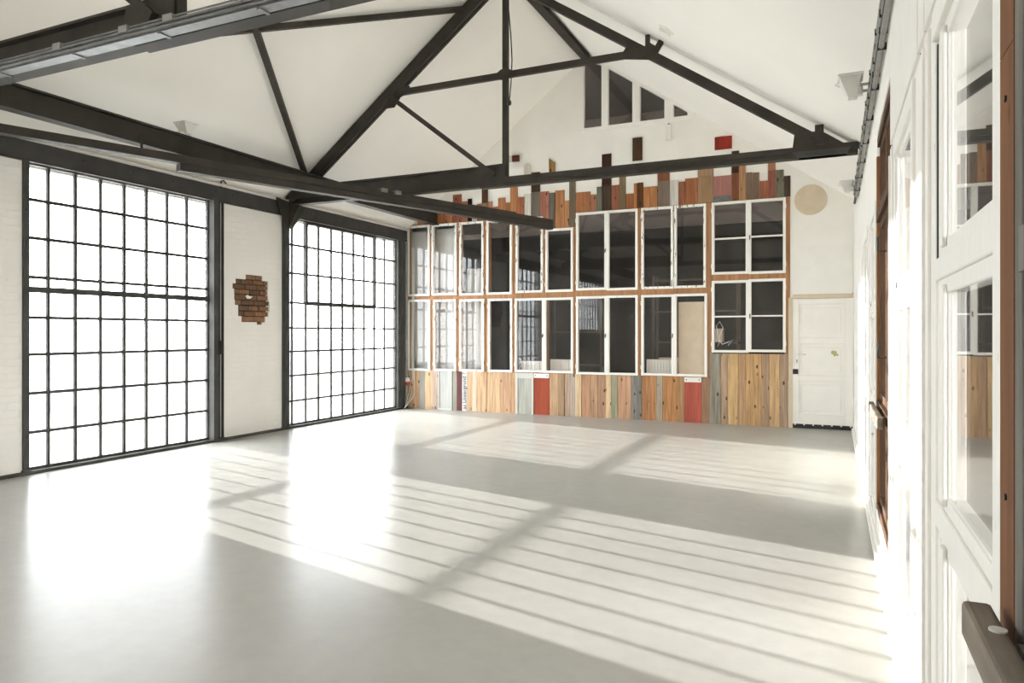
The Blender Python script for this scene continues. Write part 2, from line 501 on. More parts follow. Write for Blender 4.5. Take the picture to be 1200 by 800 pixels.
# --- lower cladding: (left px, right px, colour, painted?)
LOW = [(473.5, 479, 'b98257', 0), (479, 484.5, 'cda679', 0), (484.5, 488, 'd2ab80', 0), (488, 491.7, 'c99d70', 0), (491.7, 498, 'a7a399', 1),
       (498, 508, 'd0ad84', 0), (508, 514.3, 'b39a8a', 0), (514.3, 530.6, 'cbcac4', 1), (530.6, 535.7, 'b3b0a0', 1), (535.7, 542, '6c403f', 1),
       (542, 548.2, 'efede6', 1), (548.2, 554, 'd2a880', 0), (554, 559.3, 'dbc4a6', 0), (559.3, 571, 'cda67c', 0), (571, 586.7, 'd2ac80', 0),
       (586.7, 599.3, 'cca179', 0), (599.3, 604.6, 'bf9468', 0), (604.6, 626, 'bdbdb0', 1), (626, 644.2, 'b84e2a', 1), (644.2, 654.4, 'd2a87e', 0),
       (654.4, 661.7, 'b0906c', 0), (661.7, 668, 'c9a68c', 0), (668, 674.2, 'b0a296', 0), (674.2, 681.7, 'd6b88e', 0), (681.7, 692, 'c0906a', 0), (692, 701, 'bd936e', 0), (701, 710, 'b58a6c', 0),
       (710, 716.3, 'd4b488', 0), (716.3, 724, 'a09c80', 0), (724, 740, 'c39470', 0), (740, 752, '8d8780', 0), (752, 769.6, 'bd8450', 0),
       (769.6, 776.8, 'b3a490', 0), (776.8, 794.3, 'b98148', 0), (794.3, 802, 'ae8256', 0), (802, 822.4, 'c35a45', 1), (822.4, 831.5, 'a67c5c', 0),
       (831.5, 844.5, '9c9484', 0), (844.5, 853.2, 'b89a7c', 0), (853.2, 865.2, 'cfa870', 0), (865.2, 873.8, 'be956c', 0), (873.8, 892.8, 'c79c66', 0),
       (892.8, 901.6, 'b39272', 0), (901.6, 913.7, 'd0a874', 0), (913.7, 923.6, 'b09478', 0)]
Z_RB = fz(878, 413.5)                      # under the right-hand lower casements
for a, b, c, p in LOW:
    zt = (Z_RB - 0.012) if a > 831 else (Z_LB - 0.012)
    o = plank(fx(a), fx(b), zt, 0.0, c, 'plank_painted' if p else 'plank_wood')
    if c in ('b84e2a', 'c35a45'):          # red boards carry a pale metal strip with two screws at the top
        st = part('metal_strip', 'white_gloss', o, box, fx(a) + .004, fx(b) - .004, YF - 0.034, YF - 0.012, zt - 0.085, zt - 0.004)
        for xx in (fx(a) + 0.04, fx(b) - 0.04):
            part('screw', 'plastic_and_gap_black', o, lathe, [(0.010, 0), (0.010, -0.006)], (xx, YF - 0.034, zt - 0.042), 'Y', 8)
    if c == 'cbcac4':                      # a painted board with a raised lip round its field
        for q in ((fx(a) + .004, fx(a) + .022, 0.0, zt), (fx(b) - .022, fx(b) - .004, 0.0, zt), (fx(a) + .022, fx(b) - .022, 0.0, 0.03)):
            part('lip', 'board_paint', o, box, q[0], q[1], YF - 0.034, YF - 0.01, q[2], q[3] - .002)
    if c == 'bdbdb0':                      # old cupboard door: stiles, rail
        for q in ((fx(a) + .004, fx(a) + .05, 0.0, zt), (fx(b) - .04, fx(b) - .004, 0.0, zt), (fx(a) + .05, fx(b) - .04, zt - 0.10, zt)):
            part('stile', 'board_paint', o, box, q[0], q[1], YF - 0.036, YF - 0.01, q[2], q[3] - .002)

# lettering on the white board, read upwards
fc = bpy.data.curves.new('lettering', 'FONT')
fc.body = 'as Untergrund ?'
fc.size = 0.115; fc.align_x = 'LEFT'; fc.align_y = 'CENTER'; fc.extrude = 0.001
tmp = bpy.data.objects.new('tmp_text', fc); COL.objects.link(tmp)
bpy.context.view_layer.update()
me = bpy.data.meshes.new_from_object(tmp.evaluated_get(bpy.context.evaluated_depsgraph_get()))
bpy.data.objects.remove(tmp)
wmax = max(v.co.x for v in me.vertices)
sx = (Z_LB - 0.07) / wmax
mw = Matrix(((0, -1, 0, (fx(542) + fx(548.2)) / 2), (0, 0, -1, YF - 0.0285), (sx, 0, 0, 0.03), (0, 0, 0, 1)))
me.transform(mw)
me.materials.append(M['ink'])
txt = bpy.data.objects.new('lettering', me); COL.objects.link(txt)
white_board = [o for o in wf.children if abs(o.color[0] - lin('efede6')[0]) < 8e-3 and o.name.startswith('plank') and o.color[2] > 0.7][0]
txt.parent = white_board

# --- upper cladding: (left px, right px, top py, colour, painted?, bottom py or None -> top of casements)
UP = [(483.5, 489.5, 253, '7a4428', 0, None), (489.5, 497, 249.5, 'a8683c', 0, None), (497, 505, 246, '9c5c40', 0, None), (505, 513, 242, 'a8683c', 0, None), (513, 522.5, 241, 'b26c3a', 0, None),
      (522.5, 531, 240, 'a86236', 0, None), (531, 541.3, 228, '9a543c', 0, None), (541.3, 548.5, 236, 'b0623e', 0, None), (548.5, 553.4, 233, '0c0a08', 1, None),
      (553.4, 559, 243, 'e6e2d8', 1, None), (559, 565, 239, 'a86848', 0, None), (565, 572, 220, '5a3a1e', 0, 238), (565, 572, 238, '8c6c54', 0, None),
      (572, 577.5, 236, 'b67c54', 0, None), (577.5, 584, 242.2, 'aa6c42', 0, None), (584, 592.6, 232, 'b67240', 0, None), (592.6, 598.4, 237.5, 'a5683c', 0, None),
      (598.4, 606.8, 216, 'ba7a44', 0, None), (606.8, 614.8, 231, 'a8643a', 0, None), (614.8, 622.8, 227, 'e4dfd2', 1, None), (622.8, 633.3, 202, '44301f', 0, 225),
      (622.8, 633.3, 225, '6e665a', 0, None), (633.3, 643.7, 224.5, 'aa6a50', 0, None), (643.7, 650.8, 226, '6e665a', 0, None), (650.8, 662, 223, 'b87a44', 0, None),
      (662, 667.2, 235, 'b67e4a', 0, None), (667.2, 674.8, 209, '73664f', 0, None), (674.8, 692.3, 225, 'aa6a3c', 0, None), (692.3, 699.5, 228, 'aa6c4e', 0, None),
      (699.5, 705.4, 219, '6e6e60', 0, None), (705.4, 716.8, 180.5, '3e241a', 0, 217), (705.4, 716.8, 217, '4c3c2e', 0, None), (716.8, 725.8, 217, '9e5e42', 0, None),
      (725.8, 733.6, 204.5, '7e6648', 0, None), (733.6, 743, 227, '9c5e32', 0, None), (743, 747, 215, 'b06c38', 0, None), (747, 754, 214, '5c3618', 0, None),
      (754, 770.8, 219, 'b4743e', 0, None), (770.8, 785, 198, '8c502e', 0, 212), (770.8, 785, 212, '7c6a5a', 0, None), (785, 795.3, 211, 'e6e2d6', 1, None),
      (795.3, 803, 213, '9c5c3a', 0, None), (803, 818, 209, 'aa6638', 0, None), (818, 836, 193, 'b48c64', 1, 207), (818, 836, 207, 'b0885e', 1, None),
      (836, 857.3, 206, 'b87a6c', 1, None), (857.3, 866.3, 177, '4a2c1a', 0, 203), (857.3, 866.3, 203, '8c5034', 0, None), (866.3, 874, 192, 'b78452', 0, None),
      (874, 882, 202, '7c624e', 0, None), (882, 890, 202, '7e644e', 0, None), (890, 899.8, 212, 'a25e3c', 0, None), (899.8, 909, 186, 'aa724c', 0, 200),
      (899.8, 909, 200, '9c5844', 0, None), (909, 918.8, 199, '7a745e', 0, None), (918.8, 926.5, 206, '4e4032', 0, None)]
Z_T1 = fz(490, 264.5) + 0.012               # tops of the casement groups
Z_T2 = fz(656, 267.6) + 0.012
Z_T3 = fz(712, 247.2) + 0.012
Z_T4 = fz(790, 241.4) + 0.012
Z_T5 = fz(878, 234.6) + 0.012
def casement_top(x):
    if x < 636: return Z_T1
    if x < 674: return Z_T2
    if x < 750: return Z_T3
    if x < 830: return Z_T4
    return Z_T5
for a, b, ty, c, p, by in UP:
    m = (a + b) / 2
    zb = fz(m, by) + 0.003 if by else casement_top(m)
    zt = min(fz(m, ty), roof(fx(a if m < 690 else b)) - 0.01)
    o = plank(fx(a), fx(b), zt, zb, c, 'plank_painted' if p else 'plank_wood')
    if c == 'b87a6c':
        st = part('metal_strip', 'galvanised', o, box, fx(a) + .004, fx(b) - .004, YF - 0.036, YF - 0.012, zb + 0.004, zb + 0.085)
        for xx in (fx(a) + 0.03, fx(b) - 0.03):
            part('screw', 'plastic_and_gap_black', o, lathe, [(0.010, 0), (0.010, -0.006)], (xx, YF - 0.036, zb + 0.05), 'Y', 8)
# single offcuts on the white gable
plank(fx(837.5), fx(858), fz(848, 160), fz(848, 175), 'a42a12', 'plank_painted', 0.02)
plank(fx(741.4), fx(753), fz(747, 161.5), fz(747, 188.4), '503824', 'plank_wood', 0.02)
plank(fx(601), fx(609), fz(605, 182.5), fz(605, 189.4), '5a2c20', 'plank_wood', 0.05)
plank(fx(597), fx(601), fz(599, 183.2), fz(599, 189.8), 'ece8de', 'plank_painted', 0.05)
xa, xb = fx(643.6), fx(651)
o = part('plank', 'plank_wood', wf, prism, [(xa, YF - 0.02, fz(644, 185.5)), (xb, YF - 0.02, fz(651, 190.6)), (xb, YF - 0.02, fz(651, 214)), (xa, YF - 0.02, fz(644, 214))], (0, 0.02, 0)); o.color = lin('907046')
xa, xb = fx(614.4), fx(622)
zt, zb = fz(618, 191.5), fz(618, 210)
r_ = (xb - xa) / 2
o = part('plank', 'plank_painted', wf, prism, [(xa, YF - 0.025, zb), (xb, YF - 0.025, zb)] + [((xa + xb) / 2 + r_ * math.cos(k * math.pi / 8), YF - 0.025, zt - r_ + r_ * math.sin(k * math.pi / 8)) for k in range(9)], (0, 0.025, 0)); o.color = lin('e0dacb')
# white wall boards of the upper band, with their bottom seam
for a, b in ((577.5, 598), (674.8, 699), (733.6, 770.5), (785, 817.5), (836.5, 857), (874, 899.5)):
    m = (a + b) / 2
    part('white_board', 'wall_paint', wf, box, fx(a) + .003, fx(b) - .003, YF - 0.008, YF + .001, fz(m, 229 - (m - 577) * 0.083), fz(m, 216 - (m - 577) * 0.083))

# wooden studs and rails of the glazed bay
def stud(x0, x1, z0, z1, name='stud'):
    o = part(name, 'frame_wood', wf, box, x0, x1, YF - (0.012 if name == 'stud' else 0.009), YF + (0.09 if name == 'stud' else 0.086), z0, z1)
    return o
for a, b, zt in ((473.5, 479.5, Z_T1 + .01), (503.5, 508, Z_T1), (534.5, 541, Z_T1), (566.5, 573.5, Z_T1), (600, 605.5, Z_T1), (635, 641, Z_T2), (671.5, 677, Z_T3), (747, 753.3, Z_T3), (827, 835.5, Z_T4), (919.5, 926, Z_T5)):
    stud(fx(a), fx(b), Z_LB - 0.03, zt)
zr0, zr1 = fz(520, 351.5), fz(520, 345)
stud(fx(479.5), fx(672), zr0, zr1, 'rail')
stud(fx(677), fx(828), fz(750, 347.6), fz(750, 338.6), 'rail')
stud(fx(835.5), fx(919.5), fz(878, 328), fz(878, 320), 'rail')
stud(fx(479.5), fx(672), Z_LB - 0.03, Z_LB + 0.02, 'rail')
stud(fx(677), fx(828), Z_LB - 0.03, Z_LB + 0.005, 'rail')
stud(fx(835.5), fx(919.5), Z_LB - 0.03, Z_RB - 0.012, 'rail')
stud(fx(479.5), fx(635), Z_T1 - 0.02, Z_T1, 'rail')
stud(fx(641), fx(672), Z_T2 - 0.02, Z_T2 + 0.3, 'rail')
stud(fx(677), fx(747), Z_T3 - 0.02, Z_T3, 'rail')
stud(fx(753.3), fx(827), Z_T4 - 0.02, Z_UT, 'rail')
stud(fx(835.5), fx(919.5), Z_T5 - 0.02, Z_T5, 'rail')
# backing above the lower bays up to the closed gable wall
bm = bmesh.new()
for a, b, z in ((473.5, 636, Z_T1), (636, 674, Z_T2), (674, 750, Z_T3), (750, 830, Z_T4)):
    if Z_UT - z > 0.01:
        box(bm, fx(a), fx(b), YF, YF + th, z - 0.01, Z_UT)
obj('backing_board', bm, 'wall_paint', wf)

wcount = [0]
def next_window(loc, label, cat='window', group=None):
    wcount[0] += 1
    return thing('window_%d' % wcount[0], loc, label, cat, group, 'structure')

# --- left steel windows
def steel_window(ya, yb, zt, vbars, hbars, label, thick=(), casement=None, zb=0.035):
    w = next_window((XL - 0.04, (ya + yb) / 2, 0.03), label)
    xa, xb = XL - 0.075, XL - 0.035
    def fr(bm):
        box(bm, xa, xb, ya, ya + 0.018, zb, zt); box(bm, xa, xb, yb - 0.018, yb, zb, zt)
        box(bm, xa, xb, ya + 0.018, yb - 0.018, zb, zb + 0.03); box(bm, xa, xb, ya + 0.018, yb - 0.018, zt - 0.03, zt)
    part('frame', 'steel_grey', w, fr)
    for y in vbars:
        part('glazing_bar', 'steel_grey', w, box, xa + .005, xb - .003, y - 0.016, y + 0.016, zb + 0.03, zt - 0.03)
    for z in hbars:
        t = 0.032 if z in thick else 0.017
        part('glazing_bar', 'steel_grey', w, box, xa + .004, xb + (0.01 if z in thick else -.004), ya + 0.018, yb - 0.018, z - t, z + t)
    ys = [ya + 0.018] + list(vbars) + [yb - 0.018]
    zs = sorted([zb + 0.03] + list(hbars) + [zt - 0.03])
    for i in range(len(ys) - 1):
        for j in range(len(zs) - 1):
            part('pane', 'glass_steel_window', w, box, XL - 0.060, XL - 0.056, ys[i] + .001, ys[i + 1] - .001, zs[j] + .001, zs[j + 1] - .001)
    if casement:
        c0, c1, d0, d1 = casement
        def cf(bm):
            t = 0.055
            box(bm, xa - .004, xb + .012, c0 - t / 2, c0 + t / 2, d0, d1); box(bm, xa - .004, xb + .012, c1 - t / 2, c1 + t / 2, d0, d1)
            box(bm, xa - .004, xb + .012, c0 + t / 2, c1 - t / 2, d0 - 0.03, d0 + 0.035); box(bm, xa - .004, xb + .012, c0 + t / 2, c1 - t / 2, d1 - 0.03, d1)
        part('casement', 'steel_grey', w, cf)
    return w

v1 = [4.96 + 0.3035 * k for k in range(7)]
steel_window(4.72, 7.13, 3.33, v1, [2.93, 2.52, 2.10, 1.966, 1.665, 1.27, 0.853, 0.435],
             'tall steel-barred window left of the pier with the bare brick patch', thick=(1.966,))
v2 = [on_x(p, 400)[0] for p in (344.8, 361.2, 376, 390.8, 404, 416.8, 429.2, 441.2, 453.2)]
steel_window(8.64, 11.70, 3.33, v2, [2.90, 2.45, 1.98, 1.58, 1.206, 0.822, 0.419],
             'steel-barred window with a wide opening casement, beside the plank wall', casement=(v2[1], v2[7], 1.98, 3.30))
v3 = [-1.3 + 0.3 * k for k in range(1, 11)]  # unseen window added for fill light; its sill follows reflections in the far panes
steel_window(-1.3, 1.9, 3.33, v3, [2.90, 2.45, 1.98], 'high steel-barred window behind the photographer, outside the picture', zb=1.58)

# --- far wall casements
def casement(x0, x1, z0, z1, label, mat='frame_paint', muntin=None, stile=0.042, latch=0, worn_side=None):
    w = next_window(((x0 + x1) / 2, YF, z0), label)
    ya, yb = YF - 0.045, YF + 0.02
    def fr(bm):
        box(bm, x0, x0 + stile, ya, yb, z0, z1); box(bm, x1 - stile, x1, ya, yb, z0, z1)
        box(bm, x0 + stile, x1 - stile, ya, yb, z0, z0 + stile); box(bm, x0 + stile, x1 - stile, ya, yb, z1 - stile, z1)
    part('frame', mat, w, fr, bevel=0.005)
    zs = [z0 + stile, z1 - stile]
    if muntin:
        part('muntin', mat, w, box, x0 + stile, x1 - stile, ya + .008, yb - .005, muntin - 0.012, muntin + 0.012)
        zs = [z0 + stile, muntin, z1 - stile]
    for a, b in zip(zs, zs[1:]):
        part('pane', 'glass', w, box, x0 + stile - .006, x1 - stile + .006, YF - 0.016, YF - 0.012, a + (0.002 if a == zs[0] else .001), b - .001)
    for zz in (z0 + 0.14, z1 - 0.14):      # hinges on the outer side
        hx = x0 if latch >= 0 else x1
        part('hinge', mat, w, lathe, [(0.008, -0.035), (0.008, 0.035)], (hx, ya - 0.006, zz), 'Z', 8)
    if latch:
        lx = x1 - stile / 2 if latch > 0 else x0 + stile / 2
        zz = (z0 + z1) / 2
        def lt(bm):
            box(bm, lx - .008, lx + .008, ya - .008, ya, zz - .03, zz + .03)
            box(bm, lx - .005, lx + .005, ya - .03, ya - .008, zz - .006, zz + .006)
            box(bm, lx - .006, lx + .006, ya - .034, ya - .026, zz - .05, zz + .01)
        part('latch', 'steel_grey', w, lt)
    return w
def cz(px0, px1, ytop, ybot):
    m = (px0 + px1) / 2
    return fx(px0), fx(px1), fz(m, ybot), fz(m, ytop)
def cs(px, lab, mat='frame_paint', mun=None, latch=0, zt=None, zb=None):
    x0, x1, z0, z1 = cz(*px)
    return casement(x0, x1, zb if zb is not None else z0, zt if zt is not None else z1, lab, mat, fz((px[0] + px[1]) / 2, mun) if mun else None, 0.042, latch)
WRN = 'frame_paint_worn'
t1 = Z_T1 - 0.012
cs((477.6, 504.5, 264, 347), 'upper casement closest to the steel window corner, pale curtain behind', zt=t1)
cs((506.8, 536, 262, 346), 'second upper casement from the steel window corner, curtain behind glass', WRN, zt=t1)
cs((539.4, 567.5, 261, 346), 'third upper casement from the corner, cloth only in its lower half', WRN, zt=t1)
cs((571, 600.7, 259, 345), 'fourth upper casement from the corner, dark glass over dark glass below', zt=t1)
cs((605.3, 637, 257, 343), 'upper casement whose head hides behind the end of the hoist rail', WRN, zt=t1)
cs((640, 672.2, 268, 342), 'short upper casement set lower than its neighbours', zt=Z_T2 - .012)
cs((675.8, 711.6, 248.6, 340), 'left sash of the widest upper casement pair', latch=1, zt=Z_T3 - .012)
cs((711.6, 747.8, 246, 340), 'right sash of the widest upper casement pair', zt=Z_T3 - .012)
cs((752, 789.5, 243, 338.6), 'upper casement with black peeling strip along its right stile', WRN, zt=Z_T4 - .012)
cs((790.5, 827.6, 240, 337.4), 'upper casement with peeling right edge, beside the four-pane pair', WRN, zt=Z_T4 - .012)
cs((834.4, 877.3, 236, 321.4), 'upper two-pane casement, left of the pair near the door', mun=279.4, zt=Z_T5 - .012)
cs((877.3, 921, 233, 320.6), 'upper two-pane casement, right of the pair near the door', mun=276.6, latch=-1, zt=Z_T5 - .012)
zl = Z_LB
cs((477.8, 505, 351, 434), 'lower casement closest to the steel window corner, white curtain behind')
cs((509, 535.4, 350.8, 434.6), 'second lower casement from the corner, white curtain behind', WRN)
cs((539.4, 568, 350.5, 435.2), 'third lower casement from the corner, gathered white cloth behind', WRN)
cs((572.7, 601, 349.8, 435.8), 'fourth lower casement from the corner, fully dark glass', WRN)
cs((604.2, 638.5, 349.4, 436), 'lower casement over the grey cupboard door, light box behind its foot', latch=1)
cs((638.5, 672.4, 348.6, 437), 'lower casement left of the widest pair, white box behind its foot')
cs((675.8, 711.8, 347, 438.6), 'left sash of the widest lower casement pair', latch=1)
cs((711.8, 748, 346, 439.4), 'right sash of the widest lower casement pair')
cs((752, 790.3, 345.2, 440), 'lower casement with white radiator behind its foot, left of cardboard', latch=1)
cs((790.3, 829, 344, 441), 'lower casement blocked by a beige cardboard sheet')
cs((834.4, 877.5, 328.6, 413), 'lower two-pane casement with a looped white cable behind', mun=370.8)
cs((877.5, 921, 326.6, 412.6), 'lower two-pane casement next to the white door', mun=370, latch=-1)

# --- gable window of four panes cut by the roof slope
gw = next_window(((GX0 + GX1) / 2, YF, GZ), 'dark four-part window high in the gable, cut off by the roof slope')
ga = [(fx(684.6), fx(705.4), 151), (fx(713), fx(741.5), 144), (fx(750.3), fx(779), 138), (fx(789.6), fx(806), 133)]
zs_ = GZ + 0.03
ya, yb = YF - 0.03, YF + 0.05
def gf(bm):
    box(bm, GX0 - .03, GX1 + .02, ya, yb, GZ - 0.03, GZ + 0.03)
    xs = [GX0 - .03] + [v for q in ga for v in (q[0], q[1])] + [GX1 + 0.02]
    for i in range(0, len(xs), 2):
        a, b = xs[i], xs[i + 1]
        if b - a < 0.02: continue
        if a < RIDGE_X < b:
            prism(bm, [(a, ya, GZ + .03), (b, ya, GZ + .03), (b, ya, roof(b)), (RIDGE_X, ya, RIDGE_Z), (a, ya, roof(a))], (0, yb - ya, 0))
        else:
            prism(bm, [(a, ya, GZ + .03), (b, ya, GZ + .03), (b, ya, max(roof(b), GZ + .031)), (a, ya, max(roof(a), GZ + .031))], (0, yb - ya, 0))
    for q in ga:                           # sloping head piece
        prism(bm, [(q[0], ya, roof(q[0]) - 0.06), (q[1], ya, roof(q[1]) - 0.06), (q[1], ya, roof(q[1])), (q[0], ya, roof(q[0]))], (0, yb - ya, 0))
part('frame', 'frame_paint', gw, gf)
for q in ga:
    za, zb_ = roof(q[0]) - 0.05, roof(q[1]) - 0.05
    pts = [(q[0] - .005, YF, zs_), (q[1] + .005, YF, zs_)]
    if zb_ > zs_ + 0.01: pts.append((q[1] + .005, YF, zb_))
    pts.append((q[0] - .005, YF, za))
    part('pane', 'glass', gw, prism, pts, (0, 0.004, 0))

# --- door and the panels above it
dm = (DX0 + DX1) / 2
dr = thing('door_1', (dm, YF, 0), 'white three-panel door in the far corner with black foot gap', 'door', kind='structure')
zt_d = fz(965, 349.5)
zb_d = fz(965, 497.5)
def leaf(bm):
    xs = [DX0, fx(936), fx(990.5), DX1]
    yf, yr = YF - 0.025, YF + 0.02
    zz = [zb_d, fz(963, 486), fz(963, 446.5), fz(963, 440), fz(963, 402.5), fz(963, 395.5), fz(963, 356), zt_d]
    box(bm, xs[0], xs[1], yf, yr, zz[0], zz[-1]); box(bm, xs[2], xs[3], yf, yr, zz[0], zz[-1])
    for i in (0, 2, 4, 6):
        box(bm, xs[1], xs[2], yf, yr, zz[i], zz[i + 1])
    for i in (1, 3, 5):
        box(bm, xs[1], xs[2], yf + 0.022, yr - .01, zz[i], zz[i + 1])
        box(bm, xs[1] + .06, xs[2] - .06, yf + 0.014, yf + .022, zz[i] + .06, zz[i + 1] - .06)
part('leaf', 'white_gloss', dr, leaf, bevel=0.003)
fse = part('foot_gap_strip', 'plastic_and_gap_black', dr, box, DX0, DX1, YF - 0.015, YF + 0.09, 0.0, zb_d)  # black strip put in for the dark gap under the door
hx, hz = fx(934), fz(934, 415)
def hplate(bm):
    box(bm, hx - .035, hx + .035, YF - 0.026, YF - 0.02, fz(934, 427), fz(934, 409))
hpl = part('handle_plate', 'white_plastic', dr, hplate, bevel=0.003)
def lever(bm):
    tube(bm, [(hx, YF - 0.026, hz), (hx, YF - 0.07, hz), (hx + 0.03, YF - 0.075, hz), (hx + 0.13, YF - 0.075, hz - 0.003)], 0.009, 8)
part('lever', 'white_plastic', hpl, lever, smooth=True)
part('keyhole', 'plastic_and_gap_black', hpl, box, hx - .006, hx + .006, YF - 0.028, YF - 0.026, fz(934, 424.5), fz(934, 421))
part('lock_box', 'plastic_and_gap_black', dr, box, fx(929.2), fx(935.4), YF - 0.035, YF - 0.02, fz(932, 438), fz(932, 432.2), bevel=.002)
for py in (365, 474):
    part('hinge', 'white_plastic', dr, lathe, [(0.012, -0.05), (0.012, 0.05)], (DX1 - .002, YF - 0.03, fz(1000, py)), 'Z', 8)
for k in range(7):
    xx = DX0 + (DX1 - DX0) * (0.04 + 0.153 * k)
    part('foot_clip', 'white_plastic', fse, box, xx - .012, xx + .012, YF - 0.019, YF - 0.015, zb_d - 0.02, zb_d)
def st(bm):
    cx, cz_ = fx(979), fz(979, 414.5)
    for dx_, dz_, a, b in ((-.035, .02, .03, .014), (.0, .03, .016, .03), (-.01, -.02, .02, .026), (.03, -.02, .014, .034), (.012, .0, .016, .016)):
        lathe(bm, [(a, 0), (a * 0.8, -0.004)], (cx + dx_, YF - 0.012, cz_ + dz_), 'Y', 10)
part('sticker', 'sticker_green', dr, st)
bm = bmesh.new()
box(bm, fx(924), DX0, YF - 0.035, YF + 0.02, 0, zt_d + 0.02)
box(bm, DX0, DX1 + .0, YF - 0.04, YF + 0.02, zt_d + .004, zt_d + 0.06)
box(bm, DX1, XR - .0, YF - 0.03, YF + 0.02, 0, zt_d + 0.06) if DX1 < XR - .01 else None
struct('trim_1', bm, 'peach_paint', 'cream wooden casing round the white door', 'door casing')
bm = bmesh.new(); box(bm, fx(926.5), fx(999), YF - 0.014, YF, zt_d + 0.065, fz(962, 287.5))
struct('trim_2', bm, 'white_gloss', 'flat white panel closing the space above the door', 'panel')

# peach disc, small white boxes on the gable
cx, cz0 = on_y(950, 234)
tag(part('wall_disc', 'peach_paint', None, lathe, [(0.24, 0.0), (0.24, -0.006), (0.236, -0.008)], (cx, YF, cz0), 'Y', 40), 'round beige disc on the white wall above the door', 'disc')
def jb(bm):
    box(bm, fx(780.4), fx(787), YF - 0.05, YF, fz(784, 165), fz(784, 146.5))
jbx = thing('junction_box', (fx(784), YF, fz(784, 165)), 'slim white box on the gable under the dark gable window', 'box')
part('housing', 'white_plastic', jbx, jb, bevel=0.012)
part('cable_stub', 'steel_dark', jbx, tube, [(fx(782), YF - 0.02, fz(784, 147)), (fx(784), YF - 0.02, fz(784, 145)), (fx(786), YF - 0.02, fz(784, 147))], 0.008, 6)

# siren and wires in the corner
sx_, sz_ = on_y(477.5, 446, YF - 0.08)
si = thing('corner_beacon', (sx_, YF - 0.08, sz_ - 0.1), 'small cream dome beacon with red base in the plank corner', 'beacon')
part('dome', 'white_plastic', si, lathe, [(0.055, -0.02), (0.055, 0.03), (0.04, 0.065), (0.01, 0.08)], (sx_, YF - 0.08, sz_), 'Z', 14, smooth=True)
part('base', 'red_plastic', si, lathe, [(0.03, -0.09), (0.05, -0.06), (0.052, -0.021)], (sx_, YF - 0.08, sz_), 'Z', 14, smooth=True)
part('bracket', 'steel_grey', si, box, sx_ - .015, sx_ + .015, YF - 0.08, YF - 0.012, sz_ + 0.07, sz_ + 0.09)
def wires(bm):
    for k in range(3):
        x = -7.66 + 0.02 * k
        tube(bm, [(x, YF - 0.03, 3.2), (x + .012, YF - 0.035, 2.3), (x - .01, YF - 0.03, 1.2), (x + .02, YF - 0.05, 0.6), (x - .05 + .05 * k, YF - 0.10, 0.25), (x - 0.06, YF - 0.2 - .04 * k, 0.02)], 0.006, 6)
tag(part('corner_wires', 'lamp_housing', None, wires), 'loose pale wires running down the corner beside the planks', 'wires')

# ------------------------------------------------------------------ room behind the far wall
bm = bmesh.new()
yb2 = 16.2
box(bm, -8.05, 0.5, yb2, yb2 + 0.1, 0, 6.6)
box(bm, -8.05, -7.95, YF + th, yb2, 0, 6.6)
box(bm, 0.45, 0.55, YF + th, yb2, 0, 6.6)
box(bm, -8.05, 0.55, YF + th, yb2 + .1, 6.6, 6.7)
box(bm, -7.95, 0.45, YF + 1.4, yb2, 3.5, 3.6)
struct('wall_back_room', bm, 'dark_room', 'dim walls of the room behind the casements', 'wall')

def folds(bm, x0, x1, y, z0, z1, n=40, amp=0.03, tilt=0.0):
    rows = 6
    vs = []
    for j in range(rows + 1):
        r = j / rows
        vs.append([bm.verts.new((x0 + (x1 - x0) * i / n + tilt * r, y + amp * (0.5 + 0.5 * r) * math.sin(i * 0.9 + 0.6 * math.sin(i * 0.37)) + 0.35 * amp * math.sin(3 * r + i), z0 + (z1 - z0) * r)) for i in range(n + 1)])
    for a, b in zip(vs, vs[1:]):
        for i in range(n):
            bm.faces.new((a[i], a[i + 1], b[i + 1], b[i]))
def curtain(x0, x1, y, z0, z1, label, **k):
    o = tag(part('curtain', 'curtain_cloth', None, folds, x0, x1, y, z0, z1, smooth=True, **k), label, 'curtain', 'curtains behind the casements')
    s = o.modifiers.new('thick', 'SOLIDIFY'); s.thickness = 0.003
    return o
zmid = fz(520, 348)
curtain(fx(477), fx(505.5), YF + 0.16, zmid, t1 - 0.02, 'pale cloth behind the upper casement closest to the steel windows', n=24, amp=0.004)
curtain(fx(506), fx(537), YF + 0.16, zmid, t1 - 0.02, 'pale cloth behind the second upper casement from the corner', n=24, amp=0.004)
curtain(fx(539), fx(568), YF + 0.18, zmid, zmid + 0.55, 'short cloth gathered behind the third upper casement', n=24, amp=0.03, tilt=0.05)
curtain(fx(477), fx(506.5), YF + 0.16, Z_LB, zmid - 0.03, 'white cloth behind the lower casement in the corner', n=24, amp=0.005)
curtain(fx(507), fx(537.5), YF + 0.16, Z_LB, zmid - 0.03, 'white cloth behind the second lower casement from the corner', n=24, amp=0.006)
curtain(fx(538), fx(569.5), YF + 0.17, Z_LB, zmid - 0.03, 'white cloth behind the third lower casement from the corner', n=24, amp=0.012)

